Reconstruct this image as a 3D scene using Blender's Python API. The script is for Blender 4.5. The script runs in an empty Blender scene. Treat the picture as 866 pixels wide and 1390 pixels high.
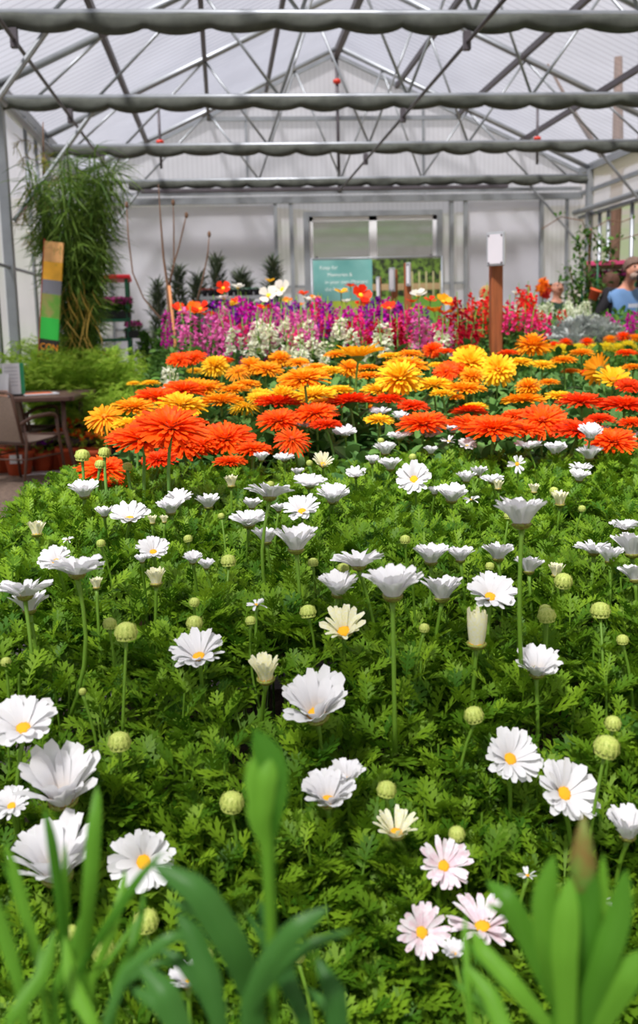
import bpy, math, random
import numpy as np
from mathutils import Vector, Matrix, Euler

random.seed(7)
RNG = np.random.default_rng(11)
SC = bpy.context.scene
COL = SC.collection
PI = math.pi
WORLD_STRENGTH = 0.80
SUN_STRENGTH = 8.5
EXPOSURE = 0.04

# ------------------------------------------------------------------ camera model
FPX, PCX, PCY = 1350.0, 433.0, 650.0          # focal length and principal point, in 866x1390 pixels
CAM = np.array([0.0, 0.0, 1.3])


def cam_basis(vx, vy, roll):
    d = np.array([vx - PCX, vy - PCY, FPX]); d /= np.linalg.norm(d)
    up = np.array([math.sin(roll), -math.cos(roll), 0.0])
    up = up - d * up.dot(d); up /= np.linalg.norm(up)
    x = np.cross(d, -up); x /= np.linalg.norm(x)
    if x[0] < 0: x = -x
    return np.array([x, d, up])


RB = cam_basis(302, 443, -0.040)              # rows: world axes in camera space


def at(x, y, Y):
    """World point at forward distance Y that is seen at photo pixel (x, y)."""
    r = RB @ np.array([(x - PCX) / FPX, (y - PCY) / FPX, 1.0])
    return CAM + r * Y / r[1]


def at_depth(x, y, z):
    r = RB @ np.array([(x - PCX) / FPX, (y - PCY) / FPX, 1.0])
    return CAM + r * z


def pix(P):
    p = (np.array(P) - CAM) @ RB
    return PCX + FPX * p[0] / p[2], PCY + FPX * p[1] / p[2], p[2]


cam_d = bpy.data.cameras.new('camera')
cam = bpy.data.objects.new('camera', cam_d); COL.objects.link(cam)
right, down, fwd = RB @ np.array([1, 0, 0.]), RB @ np.array([0, 1, 0.]), RB @ np.array([0, 0, 1.])
M = Matrix(((right[0], -down[0], -fwd[0], CAM[0]), (right[1], -down[1], -fwd[1], CAM[1]), (right[2], -down[2], -fwd[2], CAM[2]), (0, 0, 0, 1)))
cam.matrix_world = M
cam_d.sensor_fit = 'VERTICAL'; cam_d.sensor_height = 36.0; cam_d.lens = FPX / 1390 * 36.0
cam_d.shift_y = -45 / 1390
cam_d.clip_start = 0.02; cam_d.clip_end = 2000
cam_d.dof.use_dof = True; cam_d.dof.focus_distance = 1.45; cam_d.dof.aperture_fstop = 8.0
SC.camera = cam

# ------------------------------------------------------------------ materials
MATS = {}


def new_mat(name):
    m = bpy.data.materials.new(name); m.use_nodes = True
    nt = m.node_tree; nt.nodes.clear()
    out = nt.nodes.new('ShaderNodeOutputMaterial')
    return m, nt, out


def mat(name, col, rough=0.6, metal=0.0, noise=0.0, nscale=8.0, transl=0.0, var=0.0, bump=0.0, spec=0.4, col2=None, huevar=0.0, rnd=False, stretch=None):
    """Principled (+ translucent) material with noise colour, optional per-object (var) or per-leaf (rnd) variation."""
    if name in MATS: return MATS[name]
    m, nt, out = new_mat(name)
    N, L = nt.nodes.new, nt.links.new
    p = N('ShaderNodeBsdfPrincipled')
    p.inputs['Roughness'].default_value = rough; p.inputs['Metallic'].default_value = metal
    p.inputs['Specular IOR Level'].default_value = spec
    rgb = N('ShaderNodeRGB'); rgb.outputs[0].default_value = (*col, 1)
    src = rgb.outputs[0]
    tc = N('ShaderNodeTexCoord')
    vec = tc.outputs['Object']
    if stretch:
        mp = N('ShaderNodeMapping'); mp.inputs['Scale'].default_value = stretch; L(vec, mp.inputs[0]); vec = mp.outputs[0]
    if noise > 0 or col2 is not None or bump > 0:
        nz = N('ShaderNodeTexNoise'); nz.inputs['Scale'].default_value = nscale; nz.inputs['Detail'].default_value = 5
        L(vec, nz.inputs['Vector'])
    if col2 is not None:
        mx = N('ShaderNodeMix'); mx.data_type = 'RGBA'
        rp = N('ShaderNodeMapRange'); rp.inputs[1].default_value = 0.38; rp.inputs[2].default_value = 0.62
        if rnd:
            at_ = N('ShaderNodeAttribute'); at_.attribute_name = 'rnd'
            rp.inputs[1].default_value = 0.0; rp.inputs[2].default_value = 1.0
            L(at_.outputs['Fac'], rp.inputs[0])
        else:
            L(nz.outputs[0], rp.inputs[0])
        L(rp.outputs[0], mx.inputs[0]); L(src, mx.inputs[6]); mx.inputs[7].default_value = (*col2, 1); src = mx.outputs[2]
    if noise > 0 or var > 0 or huevar > 0:
        hs = N('ShaderNodeHueSaturation'); L(src, hs.inputs['Color']); src = hs.outputs[0]
        if noise > 0:
            mr = N('ShaderNodeMapRange'); L(nz.outputs[0], mr.inputs[0])
            mr.inputs[1].default_value = 0.25; mr.inputs[2].default_value = 0.75
            mr.inputs[3].default_value = 1 - noise; mr.inputs[4].default_value = 1 + noise
            L(mr.outputs[0], hs.inputs['Value'])
        if var > 0 or huevar > 0:
            oi = N('ShaderNodeObjectInfo')
            if var > 0 and noise <= 0:
                mr = N('ShaderNodeMapRange'); L(oi.outputs['Random'], mr.inputs[0])
                mr.inputs[3].default_value = 1 - var; mr.inputs[4].default_value = 1 + var; L(mr.outputs[0], hs.inputs['Value'])
            if huevar > 0:
                mr = N('ShaderNodeMapRange'); L(oi.outputs['Random'], mr.inputs[0])
                mr.inputs[3].default_value = 0.5 - huevar; mr.inputs[4].default_value = 0.5 + huevar; L(mr.outputs[0], hs.inputs['Hue'])
    L(src, p.inputs['Base Color'])
    if bump > 0:
        b = N('ShaderNodeBump'); b.inputs['Strength'].default_value = bump; b.inputs['Distance'].default_value = 0.01
        L(nz.outputs[0], b.inputs['Height']); L(b.outputs[0], p.inputs['Normal'])
    if transl > 0:
        t = N('ShaderNodeBsdfTranslucent'); L(src, t.inputs['Color'])
        ms = N('ShaderNodeMixShader'); ms.inputs[0].default_value = transl
        L(p.outputs[0], ms.inputs[1]); L(t.outputs[0], ms.inputs[2]); L(ms.outputs[0], out.inputs[0])
    else:
        L(p.outputs[0], out.inputs[0])
    MATS[name] = m
    return m


def panel_mat(name, col, transp, axis, pitch, line=0.75, wrinkle=0.0):
    """Milky twin-wall sheet: part clear, part translucent; fine ribs along one axis."""
    m, nt, out = new_mat(name); N, L = nt.nodes.new, nt.links.new
    tc = N('ShaderNodeTexCoord'); sp = N('ShaderNodeSeparateXYZ'); L(tc.outputs['Object'], sp.inputs[0])
    mu = N('ShaderNodeMath'); mu.operation = 'MULTIPLY'; L(sp.outputs[axis], mu.inputs[0]); mu.inputs[1].default_value = 1.0 / pitch
    fr = N('ShaderNodeMath'); fr.operation = 'FRACT'; L(mu.outputs[0], fr.inputs[0])
    lt = N('ShaderNodeMath'); lt.operation = 'LESS_THAN'; L(fr.outputs[0], lt.inputs[0]); lt.inputs[1].default_value = 0.16
    nz = N('ShaderNodeTexNoise'); nz.inputs['Scale'].default_value = 0.9; nz.inputs['Detail'].default_value = 4; L(tc.outputs['Object'], nz.inputs['Vector'])
    mr = N('ShaderNodeMapRange'); mr.inputs[1].default_value = 0.3; mr.inputs[2].default_value = 0.7; mr.inputs[3].default_value = 0.86; mr.inputs[4].default_value = 1.0; L(nz.outputs[0], mr.inputs[0])
    mx = N('ShaderNodeMath'); mx.operation = 'MULTIPLY_ADD'; L(lt.outputs[0], mx.inputs[0]); mx.inputs[1].default_value = line - 1; mx.inputs[2].default_value = 1.0
    mm = N('ShaderNodeMath'); mm.operation = 'MULTIPLY'; L(mx.outputs[0], mm.inputs[0]); L(mr.outputs[0], mm.inputs[1])
    vs = N('ShaderNodeVectorMath'); vs.operation = 'SCALE'; vs.inputs[0].default_value = col; L(mm.outputs[0], vs.inputs['Scale'])
    tr = N('ShaderNodeBsdfTransparent'); L(vs.outputs[0], tr.inputs[0])
    tl = N('ShaderNodeBsdfTranslucent'); L(vs.outputs[0], tl.inputs[0])
    df = N('ShaderNodeBsdfDiffuse'); L(vs.outputs[0], df.inputs[0])
    if wrinkle > 0:
        b = N('ShaderNodeBump'); b.inputs['Strength'].default_value = wrinkle; n2 = N('ShaderNodeTexNoise'); n2.inputs['Scale'].default_value = 1.4; n2.inputs['Distortion'].default_value = 1.5
        L(tc.outputs['Object'], n2.inputs['Vector']); L(n2.outputs[0], b.inputs['Height']); L(b.outputs[0], df.inputs['Normal']); L(b.outputs[0], tl.inputs['Normal'])
    m1 = N('ShaderNodeMixShader'); m1.inputs[0].default_value = 0.45; L(tl.outputs[0], m1.inputs[1]); L(df.outputs[0], m1.inputs[2])
    m2 = N('ShaderNodeMixShader'); m2.inputs[0].default_value = transp; L(m1.outputs[0], m2.inputs[1]); L(tr.outputs[0], m2.inputs[2])
    L(m2.outputs[0], out.inputs[0])
    return m


# ------------------------------------------------------------------ mesh building
class MB:
    def __init__(self): self.v = []; self.f = []; self.r = []
    def add(self, vs, fs, r=0.5):
        b = len(self.v); self.v.extend([tuple(p) for p in vs]); self.f.extend([tuple(b + i for i in f) for f in fs]); self.r.extend([r] * len(vs)); return self
    def box(self, lo, hi, bev=0.0):
        x0, y0, z0 = lo; x1, y1, z1 = hi
        if bev <= 0 or min(x1 - x0, y1 - y0, z1 - z0) < 2.5 * bev:
            return self.add([(x0, y0, z0), (x1, y0, z0), (x1, y1, z0), (x0, y1, z0), (x0, y0, z1), (x1, y0, z1), (x1, y1, z1), (x0, y1, z1)],
                            [(0, 3, 2, 1), (4, 5, 6, 7), (0, 1, 5, 4), (1, 2, 6, 5), (2, 3, 7, 6), (3, 0, 4, 7)])
        def ring(e, z):
            return [(x0 + e, y0 + bev if e == 0 else y0 + e + bev, z), (x0 + e + bev, y0 + e, z), (x1 - e - bev, y0 + e, z), (x1 - e, y0 + e + bev, z),
                    (x1 - e, y1 - e - bev, z), (x1 - e - bev, y1 - e, z), (x0 + e + bev, y1 - e, z), (x0 + e, y1 - e - bev, z)]
        rings = [ring(bev, z0), ring(0, z0 + bev), ring(0, z1 - bev), ring(bev, z1)]
        vs = [p for r in rings for p in r]; fs = [tuple(range(7, -1, -1)), tuple(range(24, 32))]
        for k in range(3):
            for i in range(8):
                j = (i + 1) % 8; fs.append((k * 8 + i, k * 8 + j, k * 8 + 8 + j, k * 8 + 8 + i))
        return self.add(vs, fs)
    def tube(self, pts, rad, n=8, cap=True, flat=1.0):
        pts = [Vector(p) for p in pts]
        if not hasattr(rad, '__len__'): rad = [rad] * len(pts)
        vs = []; prev = None
        for i, p in enumerate(pts):
            d = (pts[min(i + 1, len(pts) - 1)] - pts[max(i - 1, 0)]).normalized()
            if prev is None:
                a = d.cross(Vector((0, 0, 1)))
                if a.length < 1e-3: a = d.cross(Vector((1, 0, 0)))
                a.normalize()
            else:
                a = (prev - d * prev.dot(d)).normalized()
            prev = a; b = d.cross(a)
            for k in range(n):
                t = 2 * PI * k / n
                vs.append(p + (a * math.cos(t) + b * math.sin(t) * flat) * rad[i])
        fs = []
        for i in range(len(pts) - 1):
            for k in range(n):
                j = (k + 1) % n; fs.append((i * n + k, i * n + j, (i + 1) * n + j, (i + 1) * n + k))
        if cap: fs.append(tuple(range(n - 1, -1, -1))); fs.append(tuple((len(pts) - 1) * n + k for k in range(n)))
        return self.add(vs, fs)
    def bar(self, p, q, w, h):
        """Rectangular bar from p to q."""
        p, q = Vector(p), Vector(q); d = (q - p).normalized(); a = d.cross(Vector((0, 0, 1)))
        if a.length < 1e-3: a = Vector((1, 0, 0))
        a.normalize(); b = a.cross(d)
        vs = [e + a * sx * w / 2 + b * sy * h / 2 for e in (p, q) for sx, sy in ((-1, -1), (1, -1), (1, 1), (-1, 1))]
        return self.add(vs, [(3, 2, 1, 0), (4, 5, 6, 7), (0, 1, 5, 4), (1, 2, 6, 5), (2, 3, 7, 6), (3, 0, 4, 7)])
    def lathe(self, prof, n=20, c=(0, 0, 0), jitter=0.0):
        vs = []
        for r, z in prof:
            for k in range(n):
                t = 2 * PI * k / n; rr = r * (1 + random.uniform(-jitter, jitter))
                vs.append((c[0] + rr * math.cos(t), c[1] + rr * math.sin(t), c[2] + z))
        fs = []
        for i in range(len(prof) - 1):
            for k in range(n):
                j = (k + 1) % n; fs.append((i * n + k, i * n + j, (i + 1) * n + j, (i + 1) * n + k))
        fs.append(tuple(range(n - 1, -1, -1))); fs.append(tuple((len(prof) - 1) * n + k for k in range(n)))
        return self.add(vs, fs)
    def ball(self, c, r, n=12, m=8, sq=(1, 1, 1)):
        prof = [(max(1e-4, math.sin(PI * i / m)) * r, -math.cos(PI * i / m) * r) for i in range(m + 1)]
        b = len(self.v); self.lathe(prof, n)
        for i in range(b, len(self.v)):
            x, y, z = self.v[i]; self.v[i] = (c[0] + x * sq[0], c[1] + y * sq[1], c[2] + z * sq[2])
        return self
    def mesh(self, name, m, smooth=True):
        me = bpy.data.meshes.new(name); me.from_pydata([tuple(map(float, p)) for p in self.v], [], self.f)
        if smooth: me.shade_smooth()
        a = me.attributes.new('rnd', 'FLOAT', 'POINT'); a.data.foreach_set('value', self.r)
        if m: me.materials.append(m)
        return me
    def build(self, name, m, parent=None, smooth=False):
        return link(name, self.mesh(name, m, smooth), parent)


def link(name, me, parent=None, loc=None):
    o = bpy.data.objects.new(name, me); COL.objects.link(o)
    if parent is not None: o.parent = parent
    if loc is not None: o.location = loc
    return o


def tag(o, label=None, cat=None, group=None, kind=None):
    if label:
        o['label'] = label; o['category'] = cat
    if group: o['group'] = group
    if kind: o['kind'] = kind
    return o


def thing(name, label, cat, loc=(0, 0, 0), rz=0.0, group=None):
    o = bpy.data.objects.new(name, None); COL.objects.link(o); o.empty_display_size = 0.02
    o.location = loc; o.rotation_euler = (0, 0, rz)
    return tag(o, label, cat, group)


def struct(name, mb, m, smooth=False):
    o = mb.build(name, m, None, smooth); o['kind'] = 'structure'; return o


def copy_tree(o, loc=None, rz=None, label=None, group=None, parent=None):
    c = o.copy(); COL.objects.link(c)
    if parent is not None: c.parent = parent
    for ch in list(o.children): copy_tree(ch, parent=c)
    if loc is not None: c.location = loc
    if rz is not None: c.rotation_euler = (0, 0, rz)
    if label: c['label'] = label
    if group: c['group'] = group
    return c


ORD = 'first second third fourth fifth sixth seventh eighth ninth tenth eleventh twelfth thirteenth fourteenth fifteenth sixteenth seventeenth eighteenth nineteenth twentieth'.split()


def ordw(i):
    return ORD[i] if i < 20 else 'twenty-' + ORD[i - 20] if i < 29 else 'thirtieth' if i == 29 else 'thirty-' + ORD[i - 30] if i < 39 else 'fortieth' if i == 39 else 'forty-' + ORD[i - 40]


def big_mesh(name, V, F, R, m, smooth=False):
    """V (n,3) float, F (m,3) int, R (n,) random value per leaf."""
    me = bpy.data.meshes.new(name)
    me.vertices.add(len(V)); me.vertices.foreach_set('co', V.astype(np.float32).ravel())
    k = F.shape[1]
    me.loops.add(F.size); me.loops.foreach_set('vertex_index', F.astype(np.int32).ravel())
    me.polygons.add(len(F)); me.polygons.foreach_set('loop_start', (np.arange(len(F)) * k).astype(np.int32))
    me.update(calc_edges=True)
    a = me.attributes.new('rnd', 'FLOAT', 'POINT'); a.data.foreach_set('value', R.astype(np.float32))
    if smooth: me.shade_smooth()
    me.materials.append(m)
    me.validate()
    return me


def frames(dirs, roll, up=None):
    """Rotation matrices (n,3,3) whose columns are side, dir, normal; leaf template: y along leaf, x across, z normal."""
    d = dirs / np.linalg.norm(dirs, axis=1, keepdims=True)
    ref = np.tile(np.array([0, 0, 1.0]), (len(d), 1))
    s = np.cross(d, ref); bad = np.linalg.norm(s, axis=1) < 1e-3; s[bad] = [1, 0, 0]
    s /= np.linalg.norm(s, axis=1, keepdims=True); n = np.cross(s, d)
    c, si = np.cos(roll)[:, None], np.sin(roll)[:, None]
    s2 = s * c + n * si; n2 = -s * si + n * c
    return np.stack([s2, d, n2], axis=2)


def scatter(tv, tf, pos, dirs, roll, scale, rnd=None):
    """Many copies of a triangulated leaf template as one array."""
    n = len(pos); Rm = frames(dirs, roll)
    V = np.einsum('nij,kj->nki', Rm, tv) * np.asarray(scale).reshape(-1, 1, 1) + pos[:, None, :]
    F = tf[None] + (np.arange(n) * len(tv))[:, None, None]
    if rnd is None: rnd = RNG.random(n)
    return V.reshape(-1, 3), F.reshape(-1, tf.shape[1]), np.repeat(rnd, len(tv))


def merge(parts):
    Vs, Fs, Rs, b = [], [], [], 0
    for V, F, R in parts:
        Vs.append(V); Fs.append(F + b); Rs.append(R); b += len(V)
    return np.concatenate(Vs), np.concatenate(Fs), np.concatenate(Rs)


# leaf templates (unit length, along +y)
def daisy_leaf(bend=0.25, seed=0):
    r = random.Random(seed); V = []; F = []
    def P(x, y): V.append((x, y, -bend * y * y + 0.35 * abs(x))); return len(V) - 1
    mid = [(P(-w, y), P(w, y)) for y, w in ((0, .012), (.3, .020), (.5, .040), (.72, .046), (.88, .026))]
    for (a, b), (c, d) in zip(mid, mid[1:]): F += [(a, b, d), (a, d, c)]
    for y, l, w in ((.26, .17, .046), (.42, .28, .060), (.58, .33, .068), (.76, .27, .064)):
        for s in (-1, 1):
            l2 = l * r.uniform(.8, 1.15); an = math.radians(r.uniform(38, 55)); dx, dy = math.sin(an) * s, math.cos(an); nx, ny = dy, -dx
            bx, by = s * .03, y
            a = P(bx - nx * w * .5, by - ny * w * .5); b = P(bx + nx * w * .5, by + ny * w * .5)
            c = P(bx + dx * l2 * .6 + nx * w * .75, by + dy * l2 * .6 + ny * w * .75); d = P(bx + dx * l2 * .6 - nx * w * .75, by + dy * l2 * .6 - ny * w * .75)
            e = P(bx + dx * l2, by + dy * l2); F += [(a, b, c), (a, c, d), (d, c, e)]
            g = P(bx + dx * l2 * .85 + nx * w * 1.5, by + dy * l2 * .85 + ny * w * 1.5); h = P(bx + dx * l2 * .85 - nx * w * 1.5, by + dy * l2 * .85 - ny * w * 1.5)
            i = P(bx + dx * l2 * .35 + nx * w * .6, by + dy * l2 * .35 + ny * w * .6); j = P(bx + dx * l2 * .35 - nx * w * .6, by + dy * l2 * .35 - ny * w * .6)
            F += [(i, g, c), (d, h, j)]
    a, b = mid[-1]
    t = P(0, 1.0); l1 = P(-.06, .93); r1 = P(.06, .93)
    F += [(a, b, t), (a, t, l1), (b, r1, t)]
    return np.array(V), np.array(F)


def oval_leaf(w=0.3, bend=0.3, fold=0.25, seg=6, blunt=1.0, cols=2):
    """Obovate leaf, triangulated grid."""
    V = []; F = []
    for i in range(seg + 1):
        t = i / seg; ww = w * (math.sin(PI * min(1, t ** 1.25 * .94 + .03)) ** (.7 / blunt)) if 0 < i < seg else w * (.09 if i == 0 else .12 * blunt)
        for k in range(-cols, cols + 1):
            x = ww * k / cols; V.append((x, t, -bend * t * t + fold * abs(x)))
    n = 2 * cols + 1
    for i in range(seg):
        for k in range(n - 1):
            a, b, c, d = i * n + k, i * n + k + 1, (i + 1) * n + k + 1, (i + 1) * n + k; F += [(a, b, c), (a, c, d)]
    return np.array(V), np.array(F)


def unit(n, lo, hi):
    """Random directions with elevation in [lo, hi] degrees."""
    az = RNG.random(n) * 2 * PI; el = np.radians(RNG.uniform(lo, hi, n))
    return np.stack([np.cos(az) * np.cos(el), np.sin(az) * np.cos(el), np.sin(el)], 1)
# ================================================================== light
w = bpy.data.worlds.new('world'); SC.world = w; w.use_nodes = True
wn = w.node_tree; wn.nodes.clear()
wo = wn.nodes.new('ShaderNodeOutputWorld'); bg = wn.nodes.new('ShaderNodeBackground')
tc = wn.nodes.new('ShaderNodeTexCoord'); nz = wn.nodes.new('ShaderNodeTexNoise'); nz.inputs['Scale'].default_value = 2.2; nz.inputs['Detail'].default_value = 5
rm = wn.nodes.new('ShaderNodeMapRange'); rm.inputs[1].default_value = 0.35; rm.inputs[2].default_value = 0.65
mx = wn.nodes.new('ShaderNodeMix'); mx.data_type = 'RGBA'; mx.inputs[6].default_value = (0.72, 0.74, 0.86, 1); mx.inputs[7].default_value = (0.92, 0.91, 0.97, 1)
wn.links.new(tc.outputs['Generated'], nz.inputs['Vector']); wn.links.new(nz.outputs[0], rm.inputs[0]); wn.links.new(rm.outputs[0], mx.inputs[0])
wn.links.new(mx.outputs[2], bg.inputs[0]); bg.inputs[1].default_value = WORLD_STRENGTH
wn.links.new(bg.outputs[0], wo.inputs[0])
sl = bpy.data.lights.new('sun', 'SUN'); sl.energy = SUN_STRENGTH; sl.angle = math.radians(7); sl.color = (1.0, 0.96, 0.91)
so = bpy.data.objects.new('sun', sl); COL.objects.link(so)
so.rotation_euler = Vector((0.35, 0.55, -1.0)).to_track_quat('-Z', 'Y').to_euler()

# ================================================================== greenhouse shell
XL, XR, XM, YB, YF = -2.35, 6.65, 2.15, 18.35, -3.0
ZE, ZR, ZT = 3.95, 6.0, 3.70                      # eave, ridge, underside of the tie beams
TR = [-0.7, 2.4, 5.45, 8.5, 11.45, 14.4, 17.75]   # truss positions


def zroof(x): return ZE + (ZR - ZE) * (1 - abs(x - XM) / (XM - XL)) if x <= XM else ZE + (ZR - ZE) * (1 - (x - XM) / (XR - XM))


GALV = mat('galvanised_steel', (0.30, 0.32, 0.34), 0.45, 0.6, noise=0.12, nscale=5)
GALVD = mat('dark_steel', (0.085, 0.075, 0.085), 0.5, 0.3, noise=0.15, nscale=6)
ROOF = panel_mat('roof_sheet', (0.86, 0.86, 0.90), 0.84, 1, 0.16, 0.78)
WALLS = panel_mat('wall_sheet', (0.78, 0.78, 0.84), 0.30, 0, 0.085, 0.86, 0.15)
SIDES = panel_mat('side_sheet', (0.78, 0.78, 0.85), 0.35, 1, 0.085, 0.84)
FILM = panel_mat('wall_film', (0.80, 0.80, 0.86), 0.35, 2, 50.0, 1.0, 0.5)

# floor: tan concrete, with the shade on the aisle beside the benches painted darker
m, nt, out = new_mat('floor_surface'); N, L = nt.nodes.new, nt.links.new
p = N('ShaderNodeBsdfPrincipled'); p.inputs['Roughness'].default_value = 0.85
tc = N('ShaderNodeTexCoord'); n1 = N('ShaderNodeTexNoise'); n1.inputs['Scale'].default_value = 0.9; n1.inputs['Detail'].default_value = 8; n1.inputs['Roughness'].default_value = 0.65
n2 = N('ShaderNodeTexNoise'); n2.inputs['Scale'].default_value = 30; n2.inputs['Detail'].default_value = 4
L(tc.outputs['Object'], n1.inputs['Vector']); L(tc.outputs['Object'], n2.inputs['Vector'])
r1 = N('ShaderNodeValToRGB'); r1.color_ramp.elements[0].position = 0.36; r1.color_ramp.elements[0].color = (0.10, 0.075, 0.065, 1)
r1.color_ramp.elements[1].position = 0.62; r1.color_ramp.elements[1].color = (0.36, 0.25, 0.17, 1)
sp = N('ShaderNodeSeparateXYZ'); L(tc.outputs['Object'], sp.inputs[0])
ad = N('ShaderNodeMath'); ad.operation = 'MULTIPLY_ADD'; L(n1.outputs[0], ad.inputs[0]); ad.inputs[1].default_value = 0.9; L(sp.outputs[1], ad.inputs[2])
mr = N('ShaderNodeMapRange'); mr.inputs[1].default_value = 7.2; mr.inputs[2].default_value = 7.5; L(ad.outputs[0], mr.inputs[0])
mixc = N('ShaderNodeMix'); mixc.data_type = 'RGBA'; mixc.inputs[6].default_value = (0.060, 0.050, 0.056, 1); L(mr.outputs[0], mixc.inputs[0]); L(r1.outputs[0], mixc.inputs[7])
hs = N('ShaderNodeHueSaturation'); m3 = N('ShaderNodeMapRange'); m3.inputs[1].default_value = .3; m3.inputs[2].default_value = .7; m3.inputs[3].default_value = .6; m3.inputs[4].default_value = 1.4
L(n2.outputs[0], m3.inputs[0]); L(m3.outputs[0], hs.inputs['Value']); L(mixc.outputs[2], hs.inputs['Color']); L(hs.outputs[0], p.inputs['Base Color'])
b = N('ShaderNodeBump'); b.inputs['Strength'].default_value = .4; b.inputs['Distance'].default_value = .01; L(n2.outputs[0], b.inputs['Height']); L(b.outputs[0], p.inputs['Normal'])
L(p.outputs[0], out.inputs[0])
struct('floor', MB().box((XL, YF, -0.1), (XR + .05, YB, 0)), m)

# roof slopes
struct('ceiling', MB().bar((XL, 0, 0), (XL + .001, 0, 0), .001, .001) if False else
       MB().add([(XL, YF, ZE), (XM, YF, ZR), (XM, YB, ZR), (XL, YB, ZE), (XL, YF, ZE + .012), (XM, YF, ZR + .012), (XM, YB, ZR + .012), (XL, YB, ZE + .012)][:4], [(0, 1, 2, 3)])
       .add([(XM, YF, ZR), (XR, YF, ZE), (XR, YB, ZE), (XM, YB, ZR)], [(0, 1, 2, 3)]), ROOF)
# left side wall, back gable, right fascia, wall behind the camera
struct('wall_left', MB().add([(XL, YF, 0), (XL, YB, 0), (XL, YB, ZE), (XL, YF, ZE)], [(0, 1, 2, 3)]), SIDES)
BD0, BD1, BDZ = 1.62, 3.95, 3.20                  # door opening in the back wall
bw = MB()
bw.add([(XL, YB, 0), (BD0, YB, 0), (BD0, YB, 3.55), (XL, YB, 3.55)], [(0, 1, 2, 3)])
bw.add([(BD1, YB, 0), (XR, YB, 0), (XR, YB, 3.55), (BD1, YB, 3.55)], [(0, 1, 2, 3)])
bw.add([(BD0, YB, BDZ), (BD1, YB, BDZ), (BD1, YB, 3.55), (BD0, YB, 3.55)], [(0, 1, 2, 3)])
bw.add([(XL, YB, 3.55), (XR, YB, 3.55), (XR, YB, ZE), (XM, YB, ZR), (XL, YB, ZE)], [(0, 1, 2, 3, 4)])
struct('wall_back', bw, WALLS)
fm = MB()
for x0, x1, z0, z1 in ((-1.93, 1.05, .2, 3.42), (4.45, 5.88, .2, 3.42)):
    fm.add([(x0, YB - .03, z0), (x1, YB - .03, z0), (x1, YB - .03, z1), (x0, YB - .03, z1)], [(0, 1, 2, 3)])
struct('trim_film', fm, FILM)
struct('wall_right', MB().add([(XR, YF, 3.12), (XR, YB, 3.12), (XR, YB, ZE), (XR, YF, ZE)], [(0, 1, 2, 3)])
       .add([(XR, 17.3, 0), (XR, YB, 0), (XR, YB, 3.12), (XR, 17.3, 3.12)], [(0, 1, 2, 3)]), SIDES)
struct('wall_front', MB().add([(XL, YF, 0), (XR, YF, 0), (XR, YF, ZE), (XM, YF, ZR), (XL, YF, ZE)], [(0, 1, 2, 3, 4)]), WALLS)

# purlins, ridge, gutters
pu = MB()
for x in (-1.16, -0.1, 0.93, 3.25, 4.35, 5.45):
    pu.box((x - .03, YF, zroof(x) - .10), (x + .03, YB, zroof(x) - .02))
pu.box((XM - .05, YF, ZR - .14), (XM + .05, YB, ZR - .03))
struct('beam_purlins', pu, GALVD)
gt = MB()
gt.box((XL - .12, YF, ZE - .08), (XL + .06, YB, ZE + .05)); gt.box((XR - .06, YF, ZE - .08), (XR + .12, YB, ZE + .05))
gt.tube([(XL + .12, YF, 3.72), (XL + .12, YB, 3.72)], .045, 10)
gt.tube([(XR - .1, YF, 3.2), (XR - .1, YB, 3.2)], .05, 10)
gt.box((XR - .03, YF, 3.5), (XR + .03, YB, 3.57)); gt.box((XR - .04, YF, 3.08), (XR + .04, YB, 3.14))
gt.box((XR + .1, YF, 3.86), (XR + .5, YB, 3.90))
struct('beam_gutter', gt, GALV)

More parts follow.
